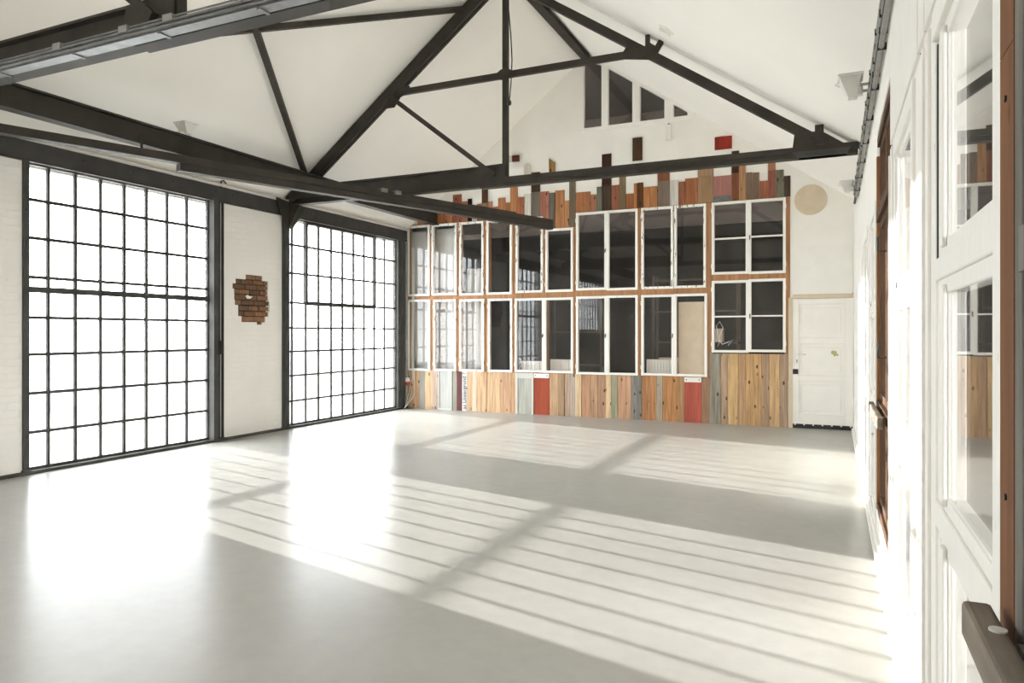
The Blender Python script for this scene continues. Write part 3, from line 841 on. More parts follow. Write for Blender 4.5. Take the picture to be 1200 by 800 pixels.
tag(part('cardboard_sheet', 'cardboard', None, box, fx(794.5), fx(826), YF + 0.03, YF + 0.05, Z_LB + 0.0, fz(810, 353.5), bevel=.003), 'beige cardboard sheet filling the casement above the right red board', 'cardboard')
def heater(nm, x0, x1, z0, z1, label):
    w = thing(nm, ((x0 + x1) / 2, YF + 0.2, z0), label, 'radiator', 'white radiators behind the casements')
    part('body', 'white_gloss', w, box, x0, x1, YF + 0.16, YF + 0.24, z0, z1)
    n = max(3, int((x1 - x0) / 0.05))
    for k in range(n):
        xx = x0 + (k + 0.5) * (x1 - x0) / n
        part('fin', 'white_gloss', w, box, xx - .014, xx + .014, YF + 0.145, YF + 0.16, z0 + .02, z1 - .01)
heater('radiator', fx(607), fx(636), Z_LB, fz(622, 423.5), 'white radiator behind the casement over the grey cupboard door')
heater('radiator', fx(641), fx(670), Z_LB, fz(655, 421.5), 'white radiator behind the casement left of the widest pair')
heater('radiator', fx(755), fx(787), Z_LB, fz(771, 421.5), 'white radiator behind the casement left of the cardboard sheet')
zc = fz(850, 385)
tag(part('white_cable', 'white_plastic', None, tube, [(fx(838) + 0.02, YF + 0.12, zc - 0.30), (fx(842), YF + 0.12, zc - 0.22), (fx(838), YF + 0.12, zc + 0.05), (fx(842), YF + 0.13, zc + 0.12), (fx(846), YF + 0.12, zc + 0.02), (fx(841), YF + 0.11, zc - 0.16), (fx(845), YF + 0.12, zc - 0.26), (fx(852), YF + 0.12, zc - 0.22), (fx(858), YF + 0.12, zc - 0.18), (fx(852), YF + 0.11, zc - 0.28)], 0.008, 8, smooth=True), 'looped white cable behind the lower two-pane casement', 'cable')
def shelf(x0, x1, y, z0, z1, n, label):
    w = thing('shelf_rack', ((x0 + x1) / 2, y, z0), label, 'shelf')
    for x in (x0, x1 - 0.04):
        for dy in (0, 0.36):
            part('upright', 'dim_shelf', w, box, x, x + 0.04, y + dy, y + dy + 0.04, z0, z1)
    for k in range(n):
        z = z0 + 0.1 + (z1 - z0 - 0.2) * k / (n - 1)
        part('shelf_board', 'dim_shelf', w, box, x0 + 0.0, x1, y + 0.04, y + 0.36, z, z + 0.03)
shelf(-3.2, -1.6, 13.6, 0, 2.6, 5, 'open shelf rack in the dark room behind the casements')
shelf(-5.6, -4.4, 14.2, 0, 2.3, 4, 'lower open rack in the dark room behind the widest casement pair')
def crate(x, y, z, w, h, label, mat='cardboard'):
    t = thing('storage_box', (x, y, z), label, 'box', 'boxes on the racks behind the casements')
    part('body', mat, t, box, x - w / 2, x + w / 2, y - .13, y + .13, z, z + h, bevel=.004)
    part('lid', mat, t, box, x - w / 2 - .008, x + w / 2 + .008, y - .138, y + .138, z + h, z + h + .03)
crate(-2.9, 13.8, 0.73, 0.36, 0.26, 'cardboard box at the left of the rack behind the casements')
crate(-2.1, 13.8, 1.33, 0.42, 0.22, 'cardboard box on the middle shelf behind the two-pane casements')

# ------------------------------------------------------------------ steel columns and lintels on the left wall
def column(ya, yb, label, x1=XL + 0.07, zt=3.34):
    c = thing('steel_column', (XL, (ya + yb) / 2, 0), label, 'column')
    ym = (ya + yb) / 2
    if yb - ya > 0.1:
        def body(bm):
            box(bm, XL - 0.10, x1, ya, ya + 0.012, 0.035, zt); box(bm, XL - 0.10, x1 - 0.03, yb - 0.012, yb, 0.035, zt)
            box(bm, XL - 0.02, XL - 0.008, ya + .012, yb - .012, 0.035, zt)
        part('channel', 'steel_grey', c, body)
        part('flange', 'steel_grey', c, box, x1 - 0.012, x1, ya + .012, ya + 0.075, 0.035, zt)
    else:
        part('flange', 'steel_grey', c, box, XL - 0.10, XL + 0.02, ya, yb, 0.035, zt)
    part('base_plate', 'steel_grey', c, box, XL - 0.1, x1 + .01, ya - .01, yb + .01, 0.036, 0.05)
    for z in (0.4, 1.2, 2.0, 2.8):
        part('rivet', 'steel_grey', c, lathe, [(0.011, 0), (0.009, 0.006), (0.002, 0.009)], ((x1 if yb - ya > .1 else XL + .02), ya + 0.035, z), 'X', 8)
    return c
column(4.655, 4.72, 'slim dark steel column left of the first steel window', XL + 0.03)
c2 = column(7.13, 7.33, 'wide dark steel column at the left edge of the bare brick pier')
part('switch_box', 'plastic_and_gap_black', c2, box, XL + 0.05, XL + 0.085, 7.20, 7.26, on_x(257, 415)[1], on_x(257, 399)[1])
c3 = column(8.51, 8.64, 'dark steel column with a triangular head bracket under the far truss', XL + 0.07)
part('head_bracket', 'steel_dark', c3, prism, [(XL + 0.075, 8.30, 3.56), (XL + 0.075, 8.95, 3.50), (XL + 0.075, 8.66, 3.12), (XL + 0.075, 8.50, 3.12)], (0.012, 0, 0))
part('bracket_rib', 'steel_dark', c3, prism, [(XL + 0.087, 8.57, 3.12), (XL + 0.087, 8.57, 3.48), (XL + 0.30, 8.57, 3.48)], (0, 0.015, 0))
c4 = column(11.70, 11.78, 'dark steel column in the corner beside the planks', XL + 0.05)
part('cover_plate', 'steel_grey', c4, box, XL - 0.05, XL + 0.03, 11.78, 11.93, 0.035, 3.34)
part('pipe', 'conduit_metal', c4, tube, [(XL + 0.03, 11.98, 0.05), (XL + 0.03, 11.98, 3.3)], 0.028, 10)

lt = thing('lintel_beam', (XL, 4.0, 3.33), 'long dark steel lintel over both steel windows', 'beam')
part('web', 'steel_grey', lt, box, XL - 0.12, XL + 0.03, YB, 12.0, 3.33, 3.53)
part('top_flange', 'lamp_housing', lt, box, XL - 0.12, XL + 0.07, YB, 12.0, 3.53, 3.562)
part('bottom_flange', 'steel_dark', lt, box, XL - 0.12, XL + 0.05, YB, 12.0, 3.315, 3.33)
for y in (5.3, 5.9, 6.5, 7.2, 7.5, 7.8, 9.2, 9.9, 10.6, 11.3):
    part('bolt', 'steel_dark', lt, lathe, [(0.012, 0), (0.012, 0.012)], (XL + 0.03, y, 3.45), 'X', 6)
part('hook', 'cable_and_gap_black', lt, tube, [(XL + 0.05, 7.26, 3.50), (XL + 0.05, 7.27, 3.60), (XL + 0.06, 7.30, 3.62), (XL + 0.07, 7.34, 3.58)], 0.01, 6)

# ------------------------------------------------------------------ roof trusses
def truss(y, label, near):
    t = thing('roof_truss', (RIDGE_X, y, 3.47), label, 'roof truss', 'riveted steel roof trusses')
    xe = XL + 0.06
    part('bottom_chord', 'steel_dark', t, extrude, isec(0.13, 0.275, 0.02), (xe, y, 3.61), (RIDGE_X - 0.03, y, 3.61), bevel=0.0)
    part('tie_bar', 'steel_dark', t, box, RIDGE_X - 0.03, 0.26, y - 0.075, y - 0.015, 3.506, 3.575)
    part('tie_bar', 'steel_dark', t, box, RIDGE_X - 0.35, 0.24, y - 0.06, y + 0.06, 3.455, 3.505)
    # rafters: two channels back to back on the left, a slimmer bar on the right
    a = (XL + 0.05, roof(XL + 0.05)); b = (RIDGE_X, RIDGE_Z)
    for k, off in enumerate((-0.055, 0.015)):
        def rf(bm):
            p = [(a[0] + 0.12, y + off, a[1] + 0.09 - 0.205), (b[0], y + off, b[1] - 0.235), (b[0], y + off, b[1] - 0.02), (a[0] + .12, y + off, a[1] + 0.09 - 0.02)]
            prism(bm, p, (0, 0.045, 0))
        part('rafter', 'steel_dark', t, rf)
    xb = 0.0
    for off in (-0.05, 0.012):
        def rr(bm):
            prism(bm, [(b[0], y + off, b[1] - 0.325), (xb, y + off, roof(xb) - 0.265), (xb, y + off, roof(xb) - 0.145), (b[0], y + off, b[1] - 0.205)], (0, 0.04, 0))
        part('rafter', 'steel_dark', t, rr)
    part('king_post', 'steel_dark', t, box, RIDGE_X - 0.032, RIDGE_X + 0.032, y - 0.04, y + 0.04, 3.56, RIDGE_Z - 0.1)
    zc = 4.95
    xl_ = RIDGE_X - (RIDGE_Z - 0.2 - zc) / SLOPE_L; xr_ = RIDGE_X + (RIDGE_Z - 0.25 - zc) / SLOPE_R
    for x0, x1 in ((xl_, RIDGE_X - .032), (RIDGE_X + .032, xr_)):
        part('collar_bar', 'steel_dark', t, box, x0, x1, y - 0.03, y + 0.03, zc - 0.04, zc + 0.04)
    part('strut', 'steel_dark', t, extrude, rect(0.05, 0.06), (xl_ - 0.02, y - .095, 4.86), (RIDGE_X - 0.12, y - .095, 3.60))
    # gusset plates
    part('gusset', 'steel_dark', t, prism, [(RIDGE_X - 0.42, y - 0.07, 3.745), (RIDGE_X - .03, y - .07, 3.755), (RIDGE_X + .03, y - .07, 3.755), (RIDGE_X + 0.03, y - 0.07, 3.47), (RIDGE_X - 0.5, y - 0.07, 3.47)], (0, 0.012, 0))
    part('gusset', 'steel_dark', t, prism, [(RIDGE_X - 0.16, y - 0.045, zc), (RIDGE_X - .05, y - .045, zc + .07), (RIDGE_X + .05, y - .045, zc + .07), (RIDGE_X + .16, y - .045, zc), (RIDGE_X + .05, y - .045, zc - .07), (RIDGE_X - .05, y - .045, zc - .07)], (0, 0.012, 0))
    part('gusset', 'steel_dark', t, prism, [(xl_ - 0.05, y - 0.062, zc - 0.15), (xl_ + 0.26, y - .062, zc - 0.03), (xl_ + 0.26, y - .062, zc + .05), (xl_ + .1, y - .062, zc + .08)], (0, 0.012, 0))
    part('gusset', 'steel_dark', t, prism, [(xl_ - 0.16, y - 0.062, zc - 0.22), (xl_ - 0.0, y - .062, zc - 0.22), (xl_ + 0.1, y - .062, zc - .10), (xl_ - .0, y - .062, zc - .02)], (0, 0.012, 0))
    part('gusset', 'steel_dark', t, prism, [(-2.42, y - 0.062, 4.89), (-1.90, y - .062, 4.80), (-2.08, y - .062, 4.97), (-2.34, y - .062, 5.02)], (0, 0.012, 0))
    part('purlin_cleat', 'steel_dark', t, box, -2.095, -2.045, y - .06, y - .01, 4.90, roof(-2.045) - 0.004)
    part('purlin_cleat', 'steel_dark', t, prism, [(-2.03, y - .06, 4.90), (-1.97, y - .06, 4.87), (-1.875, y - .06, roof(-1.875) - .004), (-1.925, y - .06, roof(-1.925) - .004)], (0, 0.05, 0))
    part('purlin_cleat', 'steel_dark', t, prism, [(-2.12, y - .066, 4.93), (-1.96, y - .066, 4.86), (-1.93, y - .066, 4.95), (-2.05, y - .066, 5.04)], (0, 0.012, 0))
    part('gusset', 'steel_dark', t, prism, [(-0.42, y - 0.065, 3.575), (-0.40, y - .065, 3.74), (-0.12, y - .065, 3.73), (0.10, y - 0.065, 3.575)], (0, 0.012, 0))
    part('purlin_cleat', 'steel_dark', t, box, -0.19, -0.10, y - 0.08, y - 0.065, 3.58, roof(-0.10) - 0.005)
    part('splice_plate', 'steel_grey', t, prism, [(-0.36, y - 0.09, 3.455), (0.13, y - .09, 3.455), (0.17, y - .09, 3.52), (-0.42, y - 0.09, 3.52)], (0, 0.15, 0))
    for x, z in ((RIDGE_X - .34, 3.56), (RIDGE_X - .26, 3.52), (RIDGE_X - .26, 3.66), (RIDGE_X - .18, 3.61), (-0.30, 3.62), (-0.22, 3.66), (-0.145, 3.64), (-.145, 3.74), (-0.02, 3.60), (-2.2, 4.93), (-2.0, 4.86), (xl_ + .12, zc), (xl_ - .04, zc - .14)):
        part('rivet', 'steel_dark', t, lathe, [(0.016, 0), (0.014, -0.008), (0.004, -0.012)], (x, y - 0.066 - (0.014 if abs(x + .145) < .01 else 0), z), 'Y', 8)
    # foot plate at the column
    part('gusset', 'steel_dark', t, prism, [(xe, y - .075, 3.56), (xe + 0.75, y - .075, 3.56), (xe + 0.75, y - .075, 3.75), (xe + .32, y - .075, 3.86), (xe, y - 0.075, 3.60)], (0, 0.014, 0))
    return t
truss(8.6, 'complete dark riveted truss spanning the middle of the picture', False)
truss(3.4, 'nearest dark roof truss, cut off by the top left of the picture', True)

# ridge beam
rb = thing('ridge_beam', (RIDGE_X, YF, 6.3), 'dark steel ridge beam running to the top of the gable window', 'beam')
part('web', 'steel_dark', rb, box, RIDGE_X - 0.055, RIDGE_X - 0.04, YB, YF - 0.04, 6.36, RIDGE_Z - .03)
part('web', 'steel_dark', rb, box, RIDGE_X + 0.04, RIDGE_X + 0.055, YB, YF - 0.04, 6.36, RIDGE_Z - .03)
part('flange', 'steel_dark', rb, box, RIDGE_X - 0.07, RIDGE_X + 0.07, YB, YF - 0.04, 6.345, 6.36)

# longitudinal I-beam above the left windows
lb = thing('girder', (-7.1, YF, 3.61), 'deep dark I-beam running along the left side to the plank wall', 'beam')
part('profile', 'steel_dark', lb, extrude, isec(0.14, 0.25, 0.02), (-7.1, YB, 3.735), (-7.1, YF - 0.03, 3.735))

# crossed wind braces in the left roof slope
def brace(p, q, label):
    b = thing('wind_brace', p, label, 'brace', 'crossed wind braces under the left roof slope')
    part('angle', 'steel_dark', b, extrude, [(-.035, -.02), (.035, -.02), (.035, -.008), (-.023, -.008), (-.023, .045), (-.035, .045)], p, q)
    part('end_plate', 'steel_dark', b, extrude, rect(0.10, 0.012), p, Vector(p) + (Vector(q) - Vector(p)).normalized() * 0.18)
    part('end_plate', 'steel_dark', b, extrude, rect(0.10, 0.012), q, Vector(q) + (Vector(p) - Vector(q)).normalized() * 0.18)
zz = lambda x: roof(x) - 0.1
brace((-4.62, 8.52, zz(-4.62)), (-7.30, 3.47, zz(-7.30)), 'wind brace rising to the far truss head, flatter of the crossed pair')
brace((-7.30, 8.52, zz(-7.30) - 0.03), (-4.45, 3.47, zz(-4.45) - 0.03), 'steeper wind brace ending at the left foot of the far truss')

# skewed hoist rail hung under the trusses: upper channel and lower channel
hr = thing('hoist_rail', (-7.10, 4.05, 3.3), 'dark double hoist rail crossing skewed under the far truss, free far end', 'rail')
hp = Vector((-7.265, 3.60, 0)); hq = Vector((-4.45, 11.40, 0))
hd = (hq - hp).normalized()
def hpt(px, z):                            # parameter where the rail crosses an image column, used for its joints
    a = ray(px)
    # solve hp + s*hd = k*a
    det = hd.x * (-a[1]) - (-a[0]) * hd.y
    s = ((-hp.x) * (-a[1]) - (-a[0]) * (-hp.y)) / det
    v = hp + hd * s
    return (v.x, v.y, z)
part('upper_channel', 'steel_dark', hr, extrude, rect(0.12, 0.085), (hp.x, hp.y, 3.405), (hq.x, hq.y, 3.405))
part('gap_strip', 'cable_and_gap_black', hr, extrude, rect(0.09, 0.012), hpt(209, 3.357), (hq.x - hd.x * .03, hq.y - hd.y * .03, 3.357))
part('lower_channel', 'steel_dark', hr, extrude, rect(0.12, 0.075), hpt(209, 3.314), (hq.x, hq.y, 3.314))
part('cap_strip', 'steel_dark', hr, extrude, rect(0.10, 0.02), hpt(548, 3.4575), (hq.x - hd.x * .9, hq.y - hd.y * .9, 3.4575))
for px in (446, 462):
    p = Vector(hpt(px, 3.44))
    part('clamp', 'galvanised', hr, extrude, rect(0.20, 0.05), p - hd * 0.05, p + hd * 0.05)
for px in (166,):
    p = Vector(hpt(px, 3.40))
    part('hanger', 'steel_dark', hr, tube, [p + Vector((0, 0, .02)), p + Vector((0, 0, .22))], 0.014, 6)
p = hp + hd * (Vector((-6.15, 8.5, 0)) - hp).dot(hd)
part('hanger', 'steel_dark', hr, box, p.x - .03, p.x + .03, 8.55, 8.62, 3.44, 3.475)

# cable tray along the nearest truss
ct = thing('cable_tray', (-4, 3.3, 3.45), 'galvanised cable tray clipped along the nearest truss, top left', 'cable tray')
def tray(bm):
    x0, x1 = -7.7, 0.2
    box(bm, x0, x1, 3.24, 3.325, 3.455, 3.46); box(bm, x0, x1, 3.24, 3.245, 3.46, 3.505); box(bm, x0, x1, 3.32, 3.325, 3.46, 3.53)
    tube(bm, [(x0, 3.228, 3.475), (x1, 3.228, 3.475)], 0.010, 8)
    tube(bm, [(x0, 3.228, 3.502), (x1, 3.228, 3.502)], 0.010, 8)
    tube(bm, [(x0, 3.228, 3.526), (x1, 3.228, 3.526)], 0.006, 8)
part('tray', 'galvanised', ct, tray)
for px in (62, 140, 192, 318):
    x = on_y(px, 50, 3.19)[0]
    part('clip', 'conduit_metal', ct, box, x - 0.04, x + 0.04, 3.21, 3.238, 3.495, 3.54)
for k in range(9):
    x = -7.4 + 0.85 * k
    part('bracket', 'galvanised', ct, box, x - 0.012, x + 0.012, 3.245, 3.335, 3.447, 3.455)

# hanging pull cable by the king post
pts = [on_y(p, q, 8.5) for p, q in ((594, -20), (595.5, 5), (598.5, 40), (600, 70), (599, 95), (596.8, 120))]
hc = thing('pull_cable', (pts[-1][0], 8.5, pts[-1][1]), 'thin pull cable with a black end hanging by the king post', 'cable')
part('cord', 'cable_and_gap_black', hc, tube, [(x, 8.5, z) for x, z in pts], 0.008, 6)
part('knob', 'plastic_and_gap_black', hc, lathe, [(0.01, 0.03), (0.026, 0.02), (0.03, -0.02), (0.015, -0.04)], (pts[-1][0], 8.5, pts[-1][1]), 'Z', 10)

# smoke detector on the right slope
a = ray(781); d0 = 1.0
t_ = (RIDGE_Z - SLOPE_R * (0 - RIDGE_X) - EYE) / ((HY - 35) / FPX + SLOPE_R * a[0])
dx, dy, dz = a[0] * t_, a[1] * t_, EYE + (HY - 35) / FPX * t_
sd = thing('smoke_detector', (dx, dy, dz), 'flat white smoke detector on the right roof slope', 'detector')
nrm = Vector((SLOPE_R, 0, 1)).normalized()
def disc(bm, r, h0, h1):
    c = Vector((dx, dy, dz)); s = Vector((0, 1, 0)); u = nrm.cross(s)
    prism(bm, [c - nrm * h0 + s * r * math.cos(k * math.pi / 10) + u * r * math.sin(k * math.pi / 10) for k in range(20)], -nrm * (h1 - h0))
part('base', 'ceiling_paint', sd, disc, 0.10, 0.0, 0.02)
part('cover', 'white_plastic', sd, disc, 0.075, 0.02, 0.045)

# ------------------------------------------------------------------ floodlights and conduits
def flood(c, w, h, label, yaw=0.0):
    c = Vector(c)
    f = thing('floodlight', c, label, 'floodlight', 'small white floodlights')
    R = Matrix.Rotation(yaw, 4, 'Z')
    def T(p): return c + (R @ Vector(p))
    def body(bm):       # a tray that narrows towards its back, glass front up
        b0 = [(-w / 2, -0.09, h * .5), (w / 2, -0.09, h * .5), (w / 2, 0.09, h * .5), (-w / 2, 0.09, h * .5)]
        b1 = [(-w / 2 + .01, -0.085, h * .28), (w / 2 - .01, -0.085, h * .28), (w / 2 - .01, 0.085, h * .28), (-w / 2 + .01, 0.085, h * .28)]
        b2 = [(-w * .12, -0.05, -h * .5), (w * .28, -0.05, -h * .5), (w * .28, 0.05, -h * .5), (-w * .12, 0.05, -h * .5)]
        rs = [[bm.verts.new(T(p)) for p in b] for b in (b0, b1, b2)]
        for a, b in zip(rs, rs[1:]):
            for i in range(4):
                bm.faces.new((a[i], a[(i + 1) % 4], b[(i + 1) % 4], b[i]))
        bm.faces.new(rs[0]); bm.faces.new(rs[2][::-1])
    part('housing', 'lamp_housing', f, body, bevel=0.004)
    def rim(bm):
        for s in (-1, 1):
            prism(bm, [T((-w / 2 - .008, s * .09 - .008, h * .46)), T((w / 2 + .008, s * .09 - .008, h * .46)), T((w / 2 + .008, s * .09 - .008, h * .56)), T((-w / 2 - .008, s * .09 - .008, h * .56))], R @ Vector((0, .016, 0)))
            prism(bm, [T((s * (w / 2) - .008, -.09, h * .46)), T((s * (w / 2) + .008, -.09, h * .46)), T((s * (w / 2) + .008, -.09, h * .56)), T((s * (w / 2) - .008, -.09, h * .56))], R @ Vector((0, .18, 0)))
    part('rim', 'lamp_housing', f, rim)
    part('lens', 'lamp_glass', f, prism, [T((-w / 2 + .01, -.08, h * .5)), T((w / 2 - .01, -.08, h * .5)), T((w / 2 - .01, .08, h * .5)), T((-w / 2 + .01, .08, h * .5))], (0, 0, 0.006))
    part('latch', 'lamp_housing', f, tube, [T((-w / 2 - .005, 0, h * .4)), T((-w / 2 - .025, 0, h * .25)), T((-w / 2 + .005, 0, h * .12))], 0.006, 6)
    return f, T
def wall_flood(c, w, h, label):
    f, T = flood(c, w, h, label)
    x = XR - 0.03 - c[0]
    part('arm', 'lamp_housing', f, tube, [T((w * .3, 0.02, h * .15)), T((x, 0.02, h * .15))], 0.012, 8)
    part('arm', 'lamp_housing', f, tube, [T((w * .25, 0.05, -h * .1)), T((x, 0.05, -h * .1))], 0.012, 8)
    part('sensor', 'lamp_housing', f, box, c[0] + w * .25, c[0] + w * .52, c[1] - .07, c[1] - .0, c[2] - h * .45, c[2] - h * .1, bevel=.006)
wall_flood((0.115, 5.89, 3.335), 0.155, 0.155, 'white floodlight on the conduits, nearer of the two on the right wall')
wall_flood((0.145, 9.74, 3.31), 0.15, 0.13, 'white floodlight on the conduits, farther one near the peach disc')
f3, T3 = flood((-7.03, 6.07, 3.93), 0.17, 0.12, 'white floodlight sitting on the deep I-beam at the left', math.radians(90))
part('bracket', 'lamp_housing', f3, box, -7.10, -7.02, 5.99, 6.15, 3.862, 3.885)

for k, (z, r_, y_end, mt, lab) in enumerate((  # the black tubes stand in for shade in the gaps between conduits
        (3.370, 0.016, 10.6, 'conduit_metal', 'topmost grey conduit along the top of the right wall'),
        (3.318, 0.013, 10.2, 'cable_and_gap_black', 'upper black tube for the shaded gap between the conduits on the right wall'),
        (3.270, 0.018, 10.0, 'conduit_metal', 'middle grey conduit along the top of the right wall'),
        (3.216, 0.015, 10.4, 'cable_and_gap_black', 'lower black tube for the shaded gap between the conduits on the right wall'),
        (3.165, 0.016, 9.6, 'conduit_metal', 'lowest grey conduit along the top of the right wall'))):
    cd = thing('conduit' if mt == 'conduit_metal' else 'conduit_shade', (XR - 0.03, YB, z), lab, 'conduit' if mt == 'conduit_metal' else 'cable', 'lines along the top of the right wall')
    part('pipe' if mt == 'conduit_metal' else 'shade_tube', mt, cd, tube, [(XR - 0.028, YB, z), (XR - 0.028, y_end, z)], r_, 10)
    y = 1.2 + 0.11 * k
    while y < y_end:
        part('clip', 'steel_grey', cd, box, XR - 0.032 - r_, XR - 0.001, y - .007, y + .007, z - r_ - .003, z + r_ + .003)
        y += 0.75

# ------------------------------------------------------------------ right wall: a row of old windows
WZ = (0.12, 0.93, 1.02, 1.66, 1.75, 2.36)   # rails of the white units
bm = bmesh.new()
RB = XR + 0.065
UNITS = [(-0.75, 1.39), (1.50, 2.66), (3.05, 4.19), (4.20, 5.60), (5.75, 6.85), (7.05, 8.15)]
# solid pieces: above, below and between the units
def head(i): return 2.90 if i in (0, 3) else 2.46
def foot(i): return 0.24 if i == 3 else 0.10
ys = [YB] + [v for u in UNITS for v in u] + [YF + .1]
for i in range(0, len(ys), 2):
    if ys[i + 1] - ys[i] > 0.15:
        box(bm, XR + 0.0, RB, ys[i], ys[i + 1], 0, 3.6)
    else:
        box(bm, XR + 0.03, RB, ys[i], ys[i + 1], 0, 3.6)
for i, (a, b) in enumerate(UNITS):
    box(bm, XR, RB, a, b, head(i), 3.6)
    box(bm, XR, RB, a, b, 0, foot(i))
wr = struct('wall_right', bm, 'wall_paint', 'white right wall made up of a row of old windows', 'wall')
for p, q in ((1.52, 2.648), (2.662, 2.850), (2.864, 4.18)):
    part('white_board', 'white_gloss', wr, box, XR - 0.012, XR, p, q, 2.48, 3.10)
for y in (2.655, 2.857):
    part('joint_shade', 'cable_and_gap_black', wr, box, XR - 0.003, XR, y - .007, y + .007, 2.48, 3.10)  # black strip laid in each joint to draw its shade
bm = bmesh.new(); box(bm, XR - 0.035, XR, 1.50, 11.9, 0.0, 0.055); box(bm, XR - 0.018, XR, 1.50, 11.9, 0.055, 0.10)
struct('baseboard_right', bm, 'white_gloss', 'white sill board along the foot of the right window wall', 'baseboard')

def white_unit(a, b, label, narrow=False):
    w = next_window((XR, (a + b) / 2, 0.1), label)
    x0 = XR - 0.012
    def case(bm):                           # outer casing
        box(bm, x0, RB, a, a + 0.07, 0.10, 2.46); box(bm, x0, RB, b - 0.09, b, 0.10, 2.46); box(bm, x0 + .01, RB, b - .20, b - .09, .10, 2.46)
        box(bm, x0, RB, a + .07, b - .20, 2.37, 2.46); box(bm, x0, RB, a + .07, b - .20, 0.10, 0.14)
        box(bm, x0 + .008, RB, a + .07, b - .20, 0.925, 1.0); box(bm, x0 + .008, RB, a + .07, b - .20, 1.655, 1.72)
    part('casing', 'frame_paint', w, case, bevel=0.005)
    part('casing_bead', 'white_gloss', w, box, x0 - 0.008, x0, b - 0.03, b - 0.0, 0.14, 2.42)
    part('shadow_gap', 'cable_and_gap_black', w, box, XR + 0.001, XR + 0.03, b - 0.215, b - 0.201, 1.72, 2.36)
    for z0, z1 in ((0.14, 0.925), (1.0, 1.655), (1.72, 2.37)):
        s = 0.055
        ya_, yb_ = a + 0.072, b - 0.216
        def sash(bm):
            xa, xb = XR + 0.004, XR + 0.05
            box(bm, xa, xb, ya_, ya_ + s, z0, z1); box(bm, xa, xb, yb_ - 3.2 * s, yb_, z0, z1)
            box(bm, xa, xb, ya_ + s, yb_ - 3.2 * s, z0, z0 + s * .8); box(bm, xa, xb, ya_ + s, yb_ - 3.2 * s, z1 - s * .8, z1)
            box(bm, xa - .012, xa, yb_ - 3.2 * s, yb_ - 2.2 * s, z0 + .02, z1 - .02)
        so = part('sash', 'frame_paint', w, sash, bevel=0.004)
        part('pane', 'glass_side', so, box, XR + 0.010, XR + 0.014, ya_ + s - .004, yb_ - 3.2 * s + .004, z0 + .03, z1 - .03)
    return w
white_unit(1.50, 2.66, 'nearest white window unit on the right, mirroring the plank wall')
white_unit(3.05, 4.19, 'second white window unit on the right, before the brown window')
white_unit(5.75, 6.85, 'white window unit just beyond the brown window on the right')
white_unit(7.05, 8.15, 'farthest white window unit on the right wall')
# a broken piece of paint film on the sill of the second unit
def flake(bm):
    prism(bm, [(XR + 0.0, 3.3, 1.003), (XR + .0, 3.36, 1.10), (XR + .0, 3.40, 1.02), (XR + .0, 3.50, 1.14), (XR + .0, 3.52, 1.003)], (0.004, 0, 0))
tag(part('paint_flake', 'white_gloss', None, flake), 'curled white paint flake on the sill of the second white unit', 'paint flake')

def brown_unit(a, b, label, mat, zt, zb, side='brown_wood', zrails=(1.0, 2.30)):
    w = next_window((XR, (a + b) / 2, zb), label)
    x0 = XR - (0.012 if a < 0 else 0.004)
    def case(bm):
        box(bm, x0, RB, a, a + 0.055, zb, zt)
        if side == 'grey_wood': box(bm, x0, RB, b - 0.055, b, zb, zt)
        box(bm, x0, RB, a + .055, b - .055, zt - 0.06, zt); box(bm, x0, RB, a + .055, b - .055, zb, zb + .05)
    part('casing', side, w, case, bevel=0.004)
    if side != 'grey_wood':
        part('jamb', 'frame_wood', w, box, x0 - .004, RB, b - 0.055, b, zb, zt - 0.12, bevel=.004)
    zs = [zb + .05] + list(zrails) + [zt - .06]
    for z in zrails:
        part('rail', mat, w, box, x0 - .006, RB - .005, a + .055, b - .055, z - .035, z + .035)
    m = (a + b) / 2
    for i in range(len(zs) - 1):
        z0, z1 = zs[i] + (0.036 if i else 0.001), zs[i + 1] - (0.036 if i < len(zs) - 2 else 0.001)
        for p, q in ((a + .056, m), (m + .001, b - .056)):
            s = 0.05
            def sash(bm):
                xa, xb = XR + 0.012, XR + 0.055
                box(bm, xa, xb, p, p + s, z0, z1); box(bm, xa, xb, q - s, q, z0, z1)
                box(bm, xa, xb, p + s, q - s, z0, z0 + s); box(bm, xa, xb, p + s, q - s, z1 - s, z1)
            so = part('sash', mat, w, sash, bevel=.004)
            part('pane', 'glass_side', so, box, XR + .030, XR + .034, p + s - .004, q - s + .004, z0 + s - .004, z1 - s + .004)
    for z in (1.35, 2.0):
        part('handle', 'cable_and_gap_black', w, tube, [(XR + .012, m - .02, z), (XR - .035, m - .02, z), (XR - .035, m - .02, z + .09)], 0.008, 6)
    return w
brown_unit(4.20, 5.60, 'tall bare brown wooden window on the right wall', 'dark_brown_wood', 2.85, 0.27, side='dark_brown_wood')
brown_unit(-0.75, 1.39, 'grey weathered wooden window at the right edge of the picture', 'grey_wood', 2.88, 0.12, side='grey_wood', zrails=(0.98, 1.63, 2.3))
# natural wooden post beside the nearest white unit
po = thing('wooden_post', (XR, 1.445, 0), 'reddish brown upright timber between the white unit and weathered window', 'post')
part('timber', 'brown_wood', po, box, XR - 0.012, XR + 0.03, 1.394, 1.498, 0, 1.98)
part('timber', 'brown_wood', po, box, XR - 0.012, XR + 0.03, 1.394, 1.498, 1.982, 3.4)
for z in (0.72, 1.22, 1.9, 2.4):
    part('screw', 'plastic_and_gap_black', po, lathe, [(0.006, 0), (0.006, -0.003)], (XR - 0.012, 1.45, z), 'X', 8)
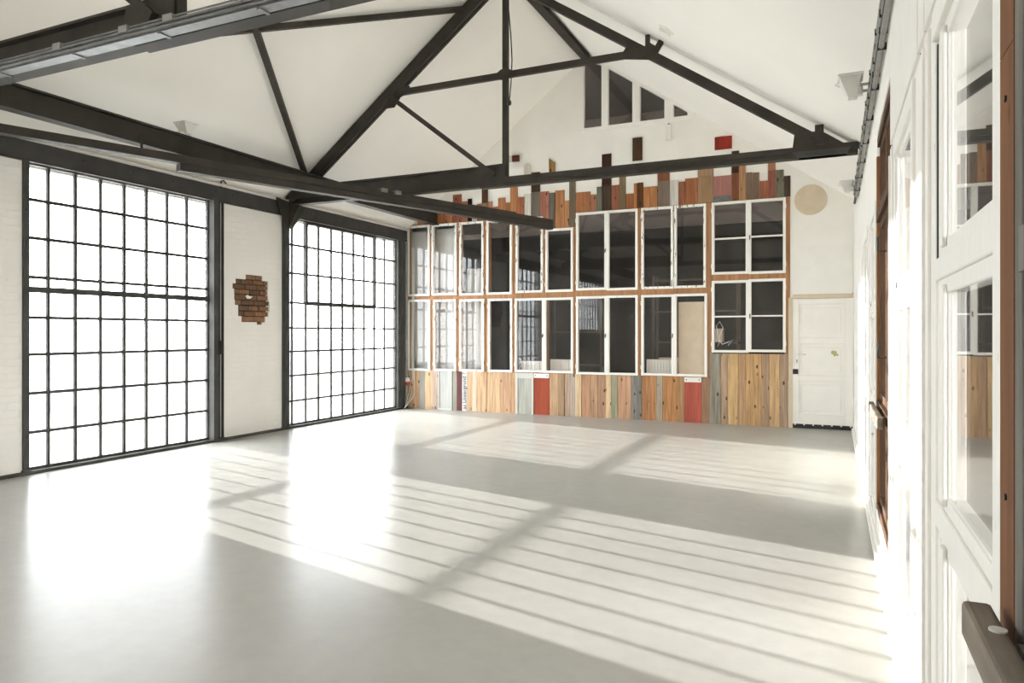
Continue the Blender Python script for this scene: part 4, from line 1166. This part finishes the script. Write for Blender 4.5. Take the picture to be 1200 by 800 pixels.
# ledges
def ledge(y0, y1, x0, label):
    l = thing('wooden_ledge', (x0, y1, 0.96), label, 'ledge')
    part('bar', 'ledge_wood', l, box, x0, XR - 0.03, y0, y1, 0.965, 1.03, bevel=0.008)
    for y in (y0 + 0.15, y1 - 0.25):
        part('bracket', 'ledge_wood', l, box, XR - 0.03, XR - 0.005, y - .03, y + .03, 0.97, 1.02)
    return l
l1 = ledge(0.35, 1.47, 0.205, 'weathered dark timber ledge in the lower right corner')
part('plug', 'lamp_housing', l1, lathe, [(0.013, 0), (0.013, 0.003)], (0.236, 1.335, 1.03), 'Z', 16)
l2 = ledge(4.40, 5.45, 0.215, 'weathered timber ledge across the brown window on the right')

# ------------------------------------------------------------------ room beyond the right wall
bm = bmesh.new()
box(bm, 4.0, 4.1, YB, -2.6, 0, 3.6); box(bm, 4.0, 4.1, 3.4, YF, 0, 3.6); box(bm, 4.0, 4.1, -2.6, 3.4, 0, 0.5); box(bm, 4.0, 4.1, -2.6, 3.4, 3.3, 3.6); box(bm, RB, 4.1, YB - .1, YB, 0, 3.6); box(bm, RB, 4.1, YF, YF + .1, 0, 3.6); box(bm, RB, 4.1, YB - .1, YF + .1, 3.6, 3.7)
struct('wall_side_room', bm, 'side_room', 'walls of the room beyond the right-hand windows, darkened for clear reflections', 'wall')
sw = next_window((4.05, 0.4, 0.5), 'wide window added to the side room for fill light, outside the picture')  # unseen window, added to brighten the hall through the right-hand glass
def swf(bm):
    box(bm, 4.02, 4.08, -2.6, -2.53, 0.5, 3.3); box(bm, 4.02, 4.08, 3.33, 3.4, 0.5, 3.3)
    box(bm, 4.02, 4.08, -2.53, 3.33, 0.5, 0.57); box(bm, 4.02, 4.08, -2.53, 3.33, 3.23, 3.3)
part('frame', 'frame_paint', sw, swf)
for k in range(1, 5):
    part('mullion', 'frame_paint', sw, box, 4.025, 4.075, -2.53 + 1.172 * k - .03, -2.53 + 1.172 * k + .03, 0.57, 3.23)
for k in range(5):
    part('pane', 'glass', sw, box, 4.048, 4.052, -2.53 + 1.172 * k + (.03 if k else 0), -2.53 + 1.172 * (k + 1) - (.03 if k < 4 else 0), 0.57, 3.23)

# ------------------------------------------------------------------ outside the steel windows
bm = bmesh.new(); box(bm, -160, -8.3, -70, 130, -3.2, -3.0); box(bm, 4.4, 120, -70, 90, -3.2, -3.0)
struct('ground', bm, 'outside_ground', 'pale yard around the hall, outside the steel windows', 'ground')
def house(x, y, w, l, h, label):
    o = thing('low_building', (x, y, -3), label, 'building')
    part('walls', 'outside_render', o, box, x - w / 2, x + w / 2, y - l / 2, y + l / 2, -3, -3 + h)
    part('roof', 'outside_roof', o, prism, [(x - w / 2 - .3, y - l / 2 - .3, -3 + h), (x + w / 2 + .3, y - l / 2 - .3, -3 + h), (x, y - l / 2 - .3, -3 + h + w * .12)], (0, l + .6, 0))
    n = int(l / 2.2)
    for k in range(n):
        yy = y - l / 2 + (k + .5) * l / n
        part('window', 'outside_glass', o, box, x + w / 2, x + w / 2 + .05, yy - .55, yy + .55, -3 + h * .45, -3 + h * .8)
house(-34, 17, 8, 13, 2.6, 'low pale outbuilding seen faintly through the first steel window')
house(-44, 46, 9, 16, 2.8, 'low pale outbuilding seen faintly through the second steel window')
